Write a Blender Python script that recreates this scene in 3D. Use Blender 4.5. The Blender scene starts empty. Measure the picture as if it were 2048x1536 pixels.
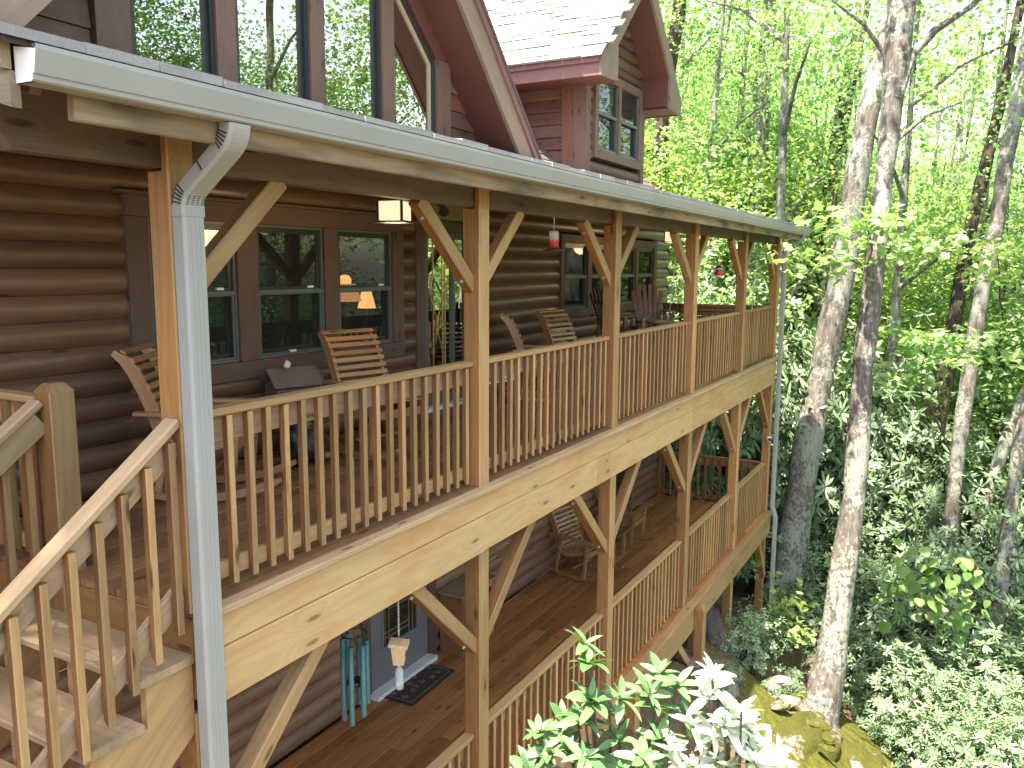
import bpy, math, random
import numpy as np
from mathutils import Vector, Matrix

random.seed(7)
SC = bpy.context.scene
COL = SC.collection

# ------------------------------------------------------------------ camera
def make_camera():
    yaw, pitch, roll = math.radians(28.9609), math.radians(8.1086), math.radians(0.2944)
    F = Vector((math.cos(yaw)*math.cos(pitch), math.sin(yaw)*math.cos(pitch), -math.sin(pitch)))
    R = Vector((math.sin(yaw), -math.cos(yaw), 0)); U = R.cross(F)
    R2 = R*math.cos(roll)+U*math.sin(roll); U2 = -R*math.sin(roll)+U*math.cos(roll)
    m = Matrix(((R2.x, U2.x, -F.x, -5.1804), (R2.y, U2.y, -F.y, -3.1402), (R2.z, U2.z, -F.z, 1.6484), (0, 0, 0, 1)))
    cd = bpy.data.cameras.new('camera'); cd.sensor_width = 36; cd.lens = 1648.63/2048*36
    cd.clip_start = .05; cd.clip_end = 600
    co = bpy.data.objects.new('camera', cd); COL.objects.link(co); co.matrix_world = m
    SC.camera = co
make_camera()

# ------------------------------------------------------------------ world, sun, exposure
SUN = Vector((-.28, .06, .96)).normalized()          # direction towards the sun
w = bpy.data.worlds.new('World'); SC.world = w; w.use_nodes = True
nt = w.node_tree; nt.nodes.clear()
sky = nt.nodes.new('ShaderNodeTexSky'); sky.sky_type = 'NISHITA'; sky.sun_disc = False
sky.sun_elevation = math.asin(SUN.z); sky.sun_rotation = math.atan2(SUN.x, SUN.y)
sky.air_density = 1.0; sky.dust_density = 2.5; sky.ozone_density = 1.0
bg = nt.nodes.new('ShaderNodeBackground'); bg.inputs['Strength'].default_value = .15
ow = nt.nodes.new('ShaderNodeOutputWorld')
nt.links.new(sky.outputs[0], bg.inputs[0]); nt.links.new(bg.outputs[0], ow.inputs[0])
sl = bpy.data.lights.new('sun', 'SUN'); sl.energy = 5.0; sl.angle = math.radians(.6); sl.color = (1, .95, .86)
so = bpy.data.objects.new('sun', sl); COL.objects.link(so)
so.rotation_euler = SUN.to_track_quat('Z', 'Y').to_euler(); so.location = (0, 0, 30)
vs = SC.view_settings; vs.view_transform = 'Standard'; vs.look = 'None'; vs.gamma = 1; vs.use_curve_mapping = False
vs.exposure = 2.55
vs.use_white_balance = True; vs.white_balance_temperature = 7300; vs.white_balance_tint = 17
SC.render.engine = 'CYCLES'
try:
    SC.cycles.max_bounces = 7; SC.cycles.diffuse_bounces = 4; SC.cycles.glossy_bounces = 3
    SC.cycles.transmission_bounces = 4; SC.cycles.transparent_max_bounces = 8
    SC.cycles.use_denoising = True
    SC.cycles.sample_clamp_indirect = 8
except Exception:
    pass

# ------------------------------------------------------------------ mesh builder
class MB:
    def __init__(s): s.v = []; s.f = []; s.uv = []; s.sm = []
    def quad(s, pts, uvs, smooth=False):
        i = len(s.v); s.v += [tuple(p) for p in pts]; s.f.append(tuple(range(i, i+len(pts)))); s.uv += list(uvs); s.sm.append(smooth)
    def box(s, x0, x1, y0, y1, z0, z1, axis='x'):
        c = [(x0, y0, z0), (x1, y0, z0), (x1, y1, z0), (x0, y1, z0), (x0, y0, z1), (x1, y0, z1), (x1, y1, z1), (x0, y1, z1)]
        for f in ((0, 3, 2, 1), (4, 5, 6, 7), (0, 1, 5, 4), (2, 3, 7, 6), (1, 2, 6, 5), (3, 0, 4, 7)):
            p = [c[k] for k in f]
            ia = 'xyz'.index(axis)
            oth = [k for k in range(3) if k != ia]
            uv = []
            for q in p:
                var = [k for k in oth if max(abs(a[k]-q[k]) for a in p) > 1e-9]
                vv = q[var[0]] if len(var) == 1 else q[oth[0]]
                if len(var) == 2: uv.append((q[oth[1]]*.3, q[oth[0]]))
                else: uv.append((q[ia], vv+(.37 if var and var[0] == oth[1] else 0)))
            s.quad(p, uv)
        return s
    def beam(s, p0, p1, w, h, c=.006, up=(0, 0, 1), ext0=0, ext1=0):
        """chamfered timber from p0 to p1; w across, h along up"""
        p0 = Vector(p0); p1 = Vector(p1); d = (p1-p0); L = d.length; d.normalize()
        p0 = p0-d*ext0; p1 = p1+d*ext1
        u = Vector(up); u = (u-d*u.dot(d))
        if u.length < 1e-4: u = Vector((0, 1, 0))-d*d.y
        u.normalize(); r = d.cross(u)
        a, b = w/2, h/2; c = min(c, a*.9, b*.9)
        sec = [(-a+c, -b), (a-c, -b), (a, -b+c), (a, b-c), (a-c, b), (-a+c, b), (-a, b-c), (-a, -b+c)] if c > 0 else [(-a, -b), (a, -b), (a, b), (-a, b)]
        return s.loft([[p0+r*x+u*y for x, y in sec], [p1+r*x+u*y for x, y in sec]])
    def loft(s, rings, caps=True, smooth=False, closed=True, u0=0.0):
        """rings: list of lists of points; u runs along the rings, v round them"""
        n = len(rings[0]); us = [u0]
        for a, b in zip(rings[:-1], rings[1:]):
            ca = sum((Vector(p) for p in a), Vector())/n; cb = sum((Vector(p) for p in b), Vector())/n
            us.append(us[-1]+(cb-ca).length)
        vs_ = [0]
        for k in range(n):
            vs_.append(vs_[-1]+(Vector(rings[0][(k+1) % n])-Vector(rings[0][k])).length)
        base = len(s.v)
        if smooth:
            for r in rings: s.v += [tuple(p) for p in r]
        for i in range(len(rings)-1):
            for k in range(n if closed else n-1):
                k2 = (k+1) % n
                uv = [(us[i], vs_[k]), (us[i], vs_[k+1]), (us[i+1], vs_[k+1]), (us[i+1], vs_[k])]
                if smooth:
                    s.f.append((base+i*n+k, base+i*n+k2, base+(i+1)*n+k2, base+(i+1)*n+k)); s.uv += uv; s.sm.append(True)
                else:
                    s.quad([rings[i][k], rings[i][k2], rings[i+1][k2], rings[i+1][k]], uv)
        if caps:
            for r, rev in ((rings[0], True), (rings[-1], False)):
                pts = list(r)[::-1] if rev else list(r)
                a = Vector(pts[0]); 
                e1 = (Vector(pts[1])-a).normalized() if (Vector(pts[1])-a).length > 1e-9 else Vector((1, 0, 0))
                nn = Vector((0, 0, 0))
                for q in range(1, n-1): nn += (Vector(pts[q])-a).cross(Vector(pts[q+1])-a)
                nn = nn.normalized() if nn.length > 1e-12 else Vector((0, 0, 1))
                e2 = nn.cross(e1)
                s.quad(pts, [((Vector(p)-a).dot(e1)*.3, (Vector(p)-a).dot(e2)) for p in pts])
        return s
    def prism(s, poly, f0, f1):
        """poly: list of 2d; f0,f1 map 2d->3d for both ends"""
        return s.loft([[f0(*p) for p in poly], [f1(*p) for p in poly]])
    def tube(s, path, rad, n=8, caps=True):
        rings = []; path = [Vector(p) for p in path]
        if not hasattr(rad, '__len__'): rad = [rad]*len(path)
        ref = Vector((.3, .2, .93)).normalized()
        for i, p in enumerate(path):
            d = (path[min(i+1, len(path)-1)]-path[max(i-1, 0)]).normalized()
            if abs(d.dot(ref)) > .97: rf = Vector((1, 0, 0))
            else: rf = ref
            a = d.cross(rf).normalized(); b = d.cross(a)
            rings.append([p+a*math.cos(t)*rad[i]+b*math.sin(t)*rad[i] for t in [2*math.pi*k/n for k in range(n)]])
        return s.loft(rings, caps=caps, smooth=True)
    def lathe(s, prof, n=14, cx=0, cy=0, cz=0):
        rings = [[(cx+r*math.cos(2*math.pi*k/n), cy+r*math.sin(2*math.pi*k/n), cz+z) for k in range(n)] for r, z in prof]
        return s.loft(rings, smooth=True)
    def ribbon(s, line, wid, y0, y1):
        """curved board: line of (x,z), width across the line, thickness y0..y1"""
        n = len(line); A = []; B = []
        if not hasattr(wid, '__len__'): wid = [wid]*n
        for i, (x, z) in enumerate(line):
            dx = line[min(i+1, n-1)][0]-line[max(i-1, 0)][0]; dz = line[min(i+1, n-1)][1]-line[max(i-1, 0)][1]
            l = math.hypot(dx, dz); nx, nz = -dz/l, dx/l
            A.append((x+nx*wid[i]/2, z+nz*wid[i]/2)); B.append((x-nx*wid[i]/2, z-nz*wid[i]/2))
        return s.loft([[(a[0], y0, a[1]), (a[0], y1, a[1]), (b[0], y1, b[1]), (b[0], y0, b[1])] for a, b in zip(A, B)])
    def mesh(s, name, mat):
        me = bpy.data.meshes.new(name); me.from_pydata(s.v, [], s.f)
        ul = me.uv_layers.new(name='UVMap'); ul.data.foreach_set('uv', [c for p in s.uv for c in p])
        me.polygons.foreach_set('use_smooth', s.sm)
        if mat: me.materials.append(mat)
        me.update()
        return me

def link(name, me, parent=None, loc=(0, 0, 0), rot=(0, 0, 0), scale=None):
    o = bpy.data.objects.new(name, me); COL.objects.link(o)
    o.parent = parent; o.location = loc; o.rotation_euler = rot
    if scale is not None: o.scale = scale
    return o
def part(name, mb, mat, parent=None, label=None, kind=None, **kw):
    o = link(name, mb.mesh(name, mat), parent, **kw)
    if label: o['label'] = label
    if kind: o['kind'] = kind
    return o
def thing(name, label, cat, loc=(0, 0, 0), rotz=0, group=None):
    o = bpy.data.objects.new(name, None); COL.objects.link(o); o.empty_display_size = .2
    o.location = loc; o.rotation_euler = (0, 0, rotz); tag(o, label, cat, group); return o
def tag(o, label, cat, group=None, kind=None):
    o['label'] = label; o['category'] = cat
    if group: o['group'] = group
    if kind: o['kind'] = kind
    return o
def copy_tree(o, parent=None):
    c = o.copy(); COL.objects.link(c); c.parent = parent
    for ch in list(o.children): copy_tree(ch, c)
    return c

# ------------------------------------------------------------------ materials
def srgb(r, g, b):
    f = lambda c: (c/255/12.92 if c/255 <= .04045 else ((c/255+.055)/1.055)**2.4)
    return (f(r), f(g), f(b), 1)
class NT:
    def __init__(s, name):
        s.m = bpy.data.materials.new(name); s.m.use_nodes = True; s.t = s.m.node_tree; s.t.nodes.clear()
        s.out = s.n('ShaderNodeOutputMaterial')
    def n(s, typ, **kw):
        nd = s.t.nodes.new(typ)
        for k, v in kw.items(): setattr(nd, k, v)
        return nd
    def l(s, a, b): s.t.links.new(a, b)
    def setin(s, sock, v):
        if isinstance(v, bpy.types.NodeSocket): s.l(v, sock)
        else: sock.default_value = v
    def math(s, op, a, b=0.0, c=None, clamp=False):
        nd = s.n('ShaderNodeMath', operation=op, use_clamp=clamp)
        s.setin(nd.inputs[0], a); s.setin(nd.inputs[1], b)
        if c is not None: s.setin(nd.inputs[2], c)
        return nd.outputs[0]
    def mix(s, fac, a, b, blend='MIX'):
        nd = s.n('ShaderNodeMix', data_type='RGBA', blend_type=blend)
        s.setin(nd.inputs['Factor'], fac); s.setin(nd.inputs[6], a); s.setin(nd.inputs[7], b)
        return nd.outputs[2]
    def ramp(s, fac, stops, interp='LINEAR'):
        nd = s.n('ShaderNodeValToRGB'); nd.color_ramp.interpolation = interp
        el = nd.color_ramp.elements
        while len(el) > 1: el.remove(el[-1])
        el[0].position = stops[0][0]; el[0].color = stops[0][1]
        for p, c in stops[1:]:
            e = el.new(p); e.color = c
        s.l(fac, nd.inputs[0]); return nd.outputs[0]
    def noise(s, vec, scale=1.0, detail=2.0, rough=.5, dist=0.0):
        nd = s.n('ShaderNodeTexNoise'); nd.inputs['Scale'].default_value = scale; nd.inputs['Detail'].default_value = detail
        nd.inputs['Roughness'].default_value = rough; nd.inputs['Distortion'].default_value = dist
        s.l(vec, nd.inputs['Vector']); return nd.outputs[0]
    def comb(s, x, y, z=0.0):
        nd = s.n('ShaderNodeCombineXYZ'); s.setin(nd.inputs[0], x); s.setin(nd.inputs[1], y); s.setin(nd.inputs[2], z); return nd.outputs[0]
    def bsdf(s, col, rough=.6, bump=None, bstr=.3, bdist=.01, spec=.5, metal=0.0):
        b = s.n('ShaderNodeBsdfPrincipled'); s.setin(b.inputs['Base Color'], col); s.setin(b.inputs['Roughness'], rough)
        b.inputs['Metallic'].default_value = metal
        b.inputs['Specular IOR Level'].default_value = spec
        if bump is not None:
            bn = s.n('ShaderNodeBump'); bn.inputs['Strength'].default_value = bstr; bn.inputs['Distance'].default_value = bdist
            s.l(bump, bn.inputs['Height']); s.l(bn.outputs[0], b.inputs['Normal'])
        s.l(b.outputs[0], s.out.inputs[0]); return b
B1 = (0, 0, 0, 1); W1 = (1, 1, 1, 1)

def wood(name, light, dark, rough=.55, grain=1.0, knots=.35, stain=None, stain_amt=.3, vary=.22, spec=.4, ring=16.0, rscale=1.0, face=None, famt=.6):
    t = NT(name)
    uv = t.n('ShaderNodeUVMap'); sep = t.n('ShaderNodeSeparateXYZ'); t.l(uv.outputs[0], sep.inputs[0])
    oi = t.n('ShaderNodeObjectInfo'); rnd = oi.outputs['Random']
    u = t.math('MULTIPLY_ADD', rnd, 37.0, sep.outputs[0]); v = t.math('MULTIPLY_ADD', rnd, 11.3, sep.outputs[1])
    # knots
    kv = t.comb(t.math('MULTIPLY', u, 1.7*rscale), t.math('MULTIPLY', v, 6.0*rscale), rnd)
    vo = t.n('ShaderNodeTexVoronoi'); vo.voronoi_dimensions = '2D'; vo.inputs['Scale'].default_value = 1.0; t.l(kv, vo.inputs['Vector'])
    kd = vo.outputs['Distance']
    sel = t.n('ShaderNodeSeparateColor'); t.l(vo.outputs['Color'], sel.inputs[0])
    on = t.math('GREATER_THAN', sel.outputs[0], 1.0-knots)
    knot = t.math('MULTIPLY', t.math('SUBTRACT', 1.0, t.math('MULTIPLY', kd, 8.5), clamp=True), on)
    pull = t.math('MULTIPLY', t.math('SUBTRACT', 1.0, t.math('MULTIPLY', kd, 2.2), clamp=True), on)
    # grain lines
    wv = t.noise(t.comb(t.math('MULTIPLY', u, .9), t.math('MULTIPLY', v, 4.5), rnd), 1.0, 2.0)
    gl = t.math('ADD', t.math('MULTIPLY', v, ring*rscale), t.math('ADD', t.math('MULTIPLY', wv, 5.5), t.math('MULTIPLY', pull, 2.6)))
    ringv = t.math('ABSOLUTE', t.math('SUBTRACT', t.math('FRACT', gl), .5))
    ringv = t.math('POWER', t.math('MULTIPLY', ringv, 2.0), 2.2)
    fine = t.noise(t.comb(t.math('MULTIPLY', u, 5.0), t.math('MULTIPLY', v, 130.0*rscale), rnd), 1.0, 3.0, .6)
    g = t.math('ADD', t.math('MULTIPLY', ringv, .42*grain), t.math('MULTIPLY', t.math('SUBTRACT', fine, .35), .85*grain), clamp=True)
    col = t.mix(g, light, dark)
    big = t.noise(t.comb(t.math('MULTIPLY', u, 1.3), t.math('MULTIPLY', v, 5.0), rnd), 1.0, 3.0)
    if stain is not None:
        sf = t.ramp(big, [(.44, B1), (.66, W1)])
        col = t.mix(t.math('MULTIPLY', sf, stain_amt), col, stain)
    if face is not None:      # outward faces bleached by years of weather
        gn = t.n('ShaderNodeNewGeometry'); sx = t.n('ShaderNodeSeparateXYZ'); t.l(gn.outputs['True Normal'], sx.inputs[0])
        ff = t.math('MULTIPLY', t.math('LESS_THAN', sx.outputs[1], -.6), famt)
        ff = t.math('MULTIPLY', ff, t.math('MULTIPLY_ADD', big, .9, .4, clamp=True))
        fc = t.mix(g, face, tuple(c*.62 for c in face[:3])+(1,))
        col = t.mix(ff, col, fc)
    kc = tuple(c*.28 for c in dark[:3])+(1,)
    col = t.mix(t.math('MULTIPLY', t.math('MULTIPLY', knot, 1.8, clamp=True), .85), col, kc)
    col = t.mix(t.math('MULTIPLY', pull, .25), col, dark)
    br = t.math('MULTIPLY_ADD', t.math('SUBTRACT', t.math('FRACT', t.math('MULTIPLY', rnd, 7.13)), .5), vary*2, 1.0)
    br2 = t.math('MULTIPLY_ADD', t.math('SUBTRACT', big, .5), .45, 1.0)
    sc_ = t.n('ShaderNodeVectorMath', operation='SCALE'); t.l(col, sc_.inputs[0]); t.l(t.math('MULTIPLY', br, br2), sc_.inputs['Scale'])
    rg = t.math('MULTIPLY_ADD', fine, .25, rough-.12)
    t.bsdf(sc_.outputs[0], rg, bump=t.math('SUBTRACT', t.math('MULTIPLY', fine, .7), t.math('MULTIPLY', ringv, .3)), bstr=.28, bdist=.004, spec=spec)
    return t.m

M = {}
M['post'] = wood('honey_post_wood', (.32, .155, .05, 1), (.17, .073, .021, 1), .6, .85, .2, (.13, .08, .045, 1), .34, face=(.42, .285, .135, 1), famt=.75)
M['rim'] = wood('pale_rim_wood', (.53, .355, .17, 1), (.38, .225, .095, 1), .62, .75, .10, (.36, .15, .05, 1), .5, .1, ring=9)
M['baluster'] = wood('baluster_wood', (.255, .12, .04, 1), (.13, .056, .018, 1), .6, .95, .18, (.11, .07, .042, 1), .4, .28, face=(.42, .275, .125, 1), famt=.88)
M['cap'] = wood('weathered_cap_wood', (.47, .325, .18, 1), (.29, .18, .09, 1), .65, .9, .15, (.14, .105, .07, 1), .4, .1)
M['rail'] = wood('rail_wood', (.39, .24, .105, 1), (.235, .125, .048, 1), .6, .85, .12, (.15, .10, .06, 1), .35, .14)
M['subrail'] = wood('brown_sub_rail', (.25, .155, .085, 1), (.14, .08, .042, 1), .65, 1.0, .2, (.09, .065, .045, 1), .4, .15)
M['deck'] = wood('stained_deck_wood', (.26, .13, .055, 1), (.13, .058, .023, 1), .46, 1.0, .25, (.09, .052, .028, 1), .5, .28, spec=.45)
M['deck2'] = wood('lightened_lower_deck_wood', (.46, .185, .062, 1), (.235, .083, .028, 1), .46, 1.0, .3, (.15, .065, .03, 1), .5, .28, spec=.35)  # redder deck tone, also lightened in colour to make up for weak light below
M['log2'] = wood('lightened_lower_log_wood', (.30, .15, .09, 1), (.14, .066, .04, 1), .36, .75, .35, (.11, .058, .038, 1), .45, .18, spec=.7, ring=8)  # log wood lightened in colour in place of light missing on the lower storey
M['lowcap'] = wood('lower_cap_wood', (.37, .22, .105, 1), (.21, .115, .05, 1), .6, .9, .15, (.13, .085, .05, 1), .45, .1)
M['tread'] = wood('worn_tread_wood', (.37, .26, .155, 1), (.23, .15, .08, 1), .62, 1.0, .2, (.13, .11, .04, 1), .6, .12)
M['log'] = wood('brown_log_wood', (.175, .09, .052, 1), (.08, .038, .022, 1), .36, .75, .35, (.065, .034, .022, 1), .45, .2, spec=.7, ring=8)
M['trim'] = wood('brown_trim_board', (.13, .077, .058, 1), (.078, .044, .034, 1), .6, .7, .3, (.06, .04, .03, 1), .3, .12, ring=10)
M['header'] = wood('dark_header_beam', (.14, .095, .068, 1), (.075, .048, .034, 1), .6, .8, .3, (.20, .15, .11, 1), .3, .12)
M['fascia'] = wood('weathered_fascia_board', (.36, .275, .175, 1), (.20, .14, .085, 1), .7, .9, .2, (.055, .042, .027, 1), .85, .1)
M['red'] = wood('red_stained_siding', (.15, .062, .04, 1), (.08, .031, .021, 1), .55, .8, .35, (.17, .105, .055, 1), .5, .3, ring=10)
M['siding'] = wood('brown_siding', (.125, .068, .05, 1), (.06, .031, .025, 1), .55, .8, .35, (.14, .09, .055, 1), .25, .22, ring=10)
M['pinkfascia'] = wood('faded_red_fascia', (.17, .09, .082, 1), (.12, .058, .052, 1), .6, .5, .15, (.12, .05, .042, 1), .3, .08, ring=8)
M['soffit'] = wood('red_brown_soffit', (.115, .043, .03, 1), (.07, .026, .018, 1), .55, .35, .05, (.06, .024, .018, 1), .4, .08, ring=6)
M['rake'] = wood('weathered_rake_board', (.21, .15, .115, 1), (.125, .085, .065, 1), .65, .7, .3, (.09, .068, .052, 1), .45, .12, ring=8)
M['chair'] = wood('varnished_chair_wood', (.38, .195, .085, 1), (.21, .097, .04, 1), .28, .7, .2, (.25, .12, .05, 1), .3, .18, spec=.8)
M['chair2'] = wood('red_brown_chair_wood', (.19, .092, .048, 1), (.10, .048, .026, 1), .42, .8, .15, (.13, .065, .034, 1), .3, .2, spec=.5)
M['pine'] = wood('raw_pine', (.62, .44, .24, 1), (.45, .29, .13, 1), .6, .8, .3, None, 0, .06)
M['cedar'] = wood('cedar_cabinet', (.30, .14, .07, 1), (.18, .08, .04, 1), .5, .9, .6, (.2, .1, .05, 1), .3, .1)

def plain(name, col, rough=.5, spec=.5, metal=0.0, nscale=None, namt=.25, bstr=0.0):
    t = NT(name); tc = t.n('ShaderNodeTexCoord')
    if nscale:
        nz = t.noise(tc.outputs['Object'], nscale, 4.0, .6)
        c = t.mix(t.math('MULTIPLY', t.ramp(nz, [(.35, B1), (.7, W1)]), namt), col, tuple(x*.45 for x in col[:3])+(1,))
        t.bsdf(c, rough, bump=nz if bstr else None, bstr=bstr, bdist=.01, spec=spec, metal=metal)
    else: t.bsdf(col, rough, spec=spec, metal=metal)
    return t.m
M['gutter'] = plain('painted_gutter_metal', (.31, .315, .29, 1), .42, .5, 0, 3.0, .14)
M['dark_metal'] = plain('dark_metal', (.03, .028, .025, 1), .5)
M['bolt'] = plain('galvanised_bolt', (.55, .54, .5, 1), .35, .5, .8)
M['frame'] = plain('grey_green_window_frame', (.10, .12, .115, 1), .4, .5, 0, 4.0, .2)
M['framedark'] = plain('dark_window_sash', (.022, .026, .026, 1), .4)
M['framelight'] = plain('tan_window_frame', (.36, .29, .2, 1), .5)
M['white'] = plain('white_paint', (.75, .74, .70, 1), .5, .5, 0, 6.0, .08)
M['doorblue'] = plain('slate_blue_door_paint', (.165, .16, .165, 1), .5, .5, 0, 5.0, .12)
M['doorgreen'] = plain('grey_green_door_paint', (.085, .11, .115, 1), .45, .5, 0, 5.0, .12)
M['brass'] = plain('brass_came', (.55, .43, .2, 1), .35, .5, .7)
M['black'] = plain('black_plastic', (.012, .012, .013, 1), .4)
M['verdigris'] = plain('verdigris_tube', (.085, .20, .185, 1), .5, .5, .25, 30.0, .45)
M['interior'] = plain('dim_room_paint', (.05, .035, .025, 1), .8)
M['mat'] = plain('rubber_mat', (.075, .045, .032, 1), .8, .3, 0, 14.0, .4, .3)
M['matpaw'] = plain('rubber_mat_relief', (.12, .10, .095, 1), .7)
M['bear'] = plain('carved_dark_wood', (.03, .024, .021, 1), .5, .5, 0, 18.0, .6, .5)
M['bearlight'] = plain('carved_tan_wood', (.26, .13, .06, 1), .6, .4, 0, 14.0, .4)
M['crystal'] = plain('pale_quartz', (.75, .7, .62, 1), .3, .6, 0, 40.0, .4, .6)
M['redplastic'] = plain('red_feeder_plastic', (.5, .02, .015, 1), .25)
M['nectar'] = plain('red_nectar', (.45, .03, .02, 1), .15)
M['sign_red'] = plain('red_letter_paint', (.38, .02, .02, 1), .6)
M['greyroof'] = plain('grey_brown_board', (.16, .12, .1, 1), .7, .3, 0, 12.0, .4)
M['slab'] = plain('grey_weathered_slab', (.30, .28, .25, 1), .8, .3, 0, 9.0, .5, .4)

def emit_mat(name, col, strength):
    t = NT(name); tc = t.n('ShaderNodeTexCoord')
    d = t.n('ShaderNodeBsdfPrincipled'); d.inputs['Base Color'].default_value = col; d.inputs['Roughness'].default_value = .5
    d.inputs['Emission Color'].default_value = col; d.inputs['Emission Strength'].default_value = strength
    t.l(d.outputs[0], t.out.inputs[0]); return t.m
M['lampglass'] = emit_mat('lit_opal_glass', (1, .72, .5, 1), .2)
M['lampbulb'] = emit_mat('lit_bulb', (1, .86, .6, 1), 2.0)
M['shade'] = emit_mat('lit_lampshade', (1, .55, .2, 1), .42)
M['shade2'] = emit_mat('dim_lampshade', (.9, .42, .18, 1), .2)

def glass_mat(name, refl, tint, rough=.0, wav=.25, graz=.9, gcol=(.95, .97, .95, 1), mesh=0.0):
    t = NT(name); tc = t.n('ShaderNodeTexCoord')
    nz = t.noise(tc.outputs['Object'], .9, 1.0)
    bn = t.n('ShaderNodeBump'); bn.inputs['Strength'].default_value = wav; bn.inputs['Distance'].default_value = .012; t.l(nz, bn.inputs['Height'])
    g = t.n('ShaderNodeBsdfGlossy'); g.inputs['Roughness'].default_value = rough; g.inputs['Color'].default_value = gcol; t.l(bn.outputs[0], g.inputs['Normal'])
    tr = t.n('ShaderNodeBsdfTransparent'); tr.inputs['Color'].default_value = tint
    ge = t.n('ShaderNodeNewGeometry'); dp = t.n('ShaderNodeVectorMath', operation='DOT_PRODUCT')
    t.l(ge.outputs['Normal'], dp.inputs[0]); t.l(ge.outputs['Incoming'], dp.inputs[1])
    sch = t.math('POWER', t.math('SUBTRACT', 1.0, t.math('ABSOLUTE', dp.outputs['Value']), clamp=True), 4.0)
    fac = t.math('MULTIPLY_ADD', sch, graz-refl, refl, clamp=True)
    mx = t.n('ShaderNodeMixShader'); t.l(fac, mx.inputs[0]); t.l(tr.outputs[0], mx.inputs[1]); t.l(g.outputs[0], mx.inputs[2])
    last = mx.outputs[0]
    if mesh:      # fine insect screen in front of the pane
        df = t.n('ShaderNodeBsdfDiffuse'); df.inputs['Color'].default_value = (.05, .062, .056, 1)
        m2 = t.n('ShaderNodeMixShader'); m2.inputs[0].default_value = mesh; t.l(last, m2.inputs[1]); t.l(df.outputs[0], m2.inputs[2]); last = m2.outputs[0]
    t.l(last, t.out.inputs[0]); return t.m
M['glass'] = glass_mat('window_glass', .055, (.8, .82, .8, 1), .0, .25, .6, mesh=.22)
M['coated'] = glass_mat('coated_window_glass', .52, (.3, .3, .3, 1), gcol=(1, .93, .78, 1))
M['screen'] = glass_mat('screened_glass', .035, (.22, .24, .25, 1), .03, .25, .3, mesh=.25)
t = NT('clear_bottle'); a = t.n('ShaderNodeBsdfPrincipled'); a.inputs['Base Color'].default_value = (.7, .72, .7, 1); a.inputs['Roughness'].default_value = .12
b = t.n('ShaderNodeBsdfTransparent'); mx = t.n('ShaderNodeMixShader'); mx.inputs[0].default_value = .38
t.l(b.outputs[0], mx.inputs[1]); t.l(a.outputs[0], mx.inputs[2]); t.l(mx.outputs[0], t.out.inputs[0]); M['clear'] = t.m

def shingle_mat(name, c0, c1):
    t = NT(name); tc = t.n('ShaderNodeTexCoord'); oi = t.n('ShaderNodeObjectInfo')
    nz = t.noise(tc.outputs['Object'], 90.0, 3.0, .7); n2 = t.noise(tc.outputs['Object'], 2.5, 3.0)
    rp = t.n('ShaderNodeNewGeometry')
    rr = t.math('FRACT', t.math('ADD', t.math('MULTIPLY', oi.outputs['Random'], 5.1), rp.outputs['Random Per Island']))
    c = t.mix(t.math('MULTIPLY', nz, 1.0), c0, c1)
    s_ = t.n('ShaderNodeVectorMath', operation='SCALE'); t.l(c, s_.inputs[0])
    t.l(t.math('ADD', t.math('MULTIPLY', rr, .3), t.math('MULTIPLY_ADD', n2, .4, .65)), s_.inputs['Scale'])
    t.bsdf(s_.outputs[0], .9, bump=nz, bstr=.5, bdist=.004, spec=.25); return t.m
M['shingle'] = shingle_mat('pale_asphalt_shingle', (.31, .305, .29, 1), (.17, .168, .16, 1))
M['shingledark'] = shingle_mat('dark_asphalt_shingle', (.13, .095, .09, 1), (.055, .042, .045, 1))

def leaf_mat(name, c0, c1, trans=.4, rough=.45, spec=.4, tcol=None):
    t = NT(name); ge = t.n('ShaderNodeNewGeometry'); oi = t.n('ShaderNodeObjectInfo')
    r = t.math('FRACT', t.math('ADD', ge.outputs['Random Per Island'], t.math('MULTIPLY', oi.outputs['Random'], 3.7)))
    c = t.mix(r, c0, c1)
    br = t.math('MULTIPLY_ADD', t.math('FRACT', t.math('MULTIPLY', r, 17.3)), .6, .7)
    s_ = t.n('ShaderNodeVectorMath', operation='SCALE'); t.l(c, s_.inputs[0]); t.l(br, s_.inputs['Scale'])
    b = t.n('ShaderNodeBsdfPrincipled'); t.l(s_.outputs[0], b.inputs['Base Color']); b.inputs['Roughness'].default_value = rough; b.inputs['Specular IOR Level'].default_value = spec
    tl = t.n('ShaderNodeBsdfTranslucent')
    tc_ = t.mix(1.0, s_.outputs[0], tcol or (1.6, 1.5, .5, 1), 'MULTIPLY'); t.l(tc_, tl.inputs['Color'])
    mx = t.n('ShaderNodeMixShader'); mx.inputs[0].default_value = trans
    t.l(b.outputs[0], mx.inputs[1]); t.l(tl.outputs[0], mx.inputs[2]); t.l(mx.outputs[0], t.out.inputs[0]); return t.m
M['maple'] = leaf_mat('maple_leaf', (.165, .305, .12, 1), (.26, .385, .175, 1), .52, tcol=(1.2, 1.35, .75, 1))
M['maple2'] = leaf_mat('dark_maple_leaf', (.135, .265, .105, 1), (.22, .345, .15, 1), .5, tcol=(1.2, 1.35, .75, 1))
M['limegreen'] = leaf_mat('lime_leaf', (.19, .33, .085, 1), (.29, .41, .14, 1), .42, tcol=(1.3, 1.3, .7, 1))
M['rhodo'] = leaf_mat('rhododendron_leaf', (.08, .155, .075, 1), (.155, .23, .13, 1), .2, .42, .45, (1.2, 1.3, .5, 1))
M['rhodofg'] = leaf_mat('fresh_rhododendron_leaf', (.065, .165, .055, 1), (.125, .245, .10, 1), .22, .38, .5, (1.3, 1.4, .4, 1))
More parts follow.
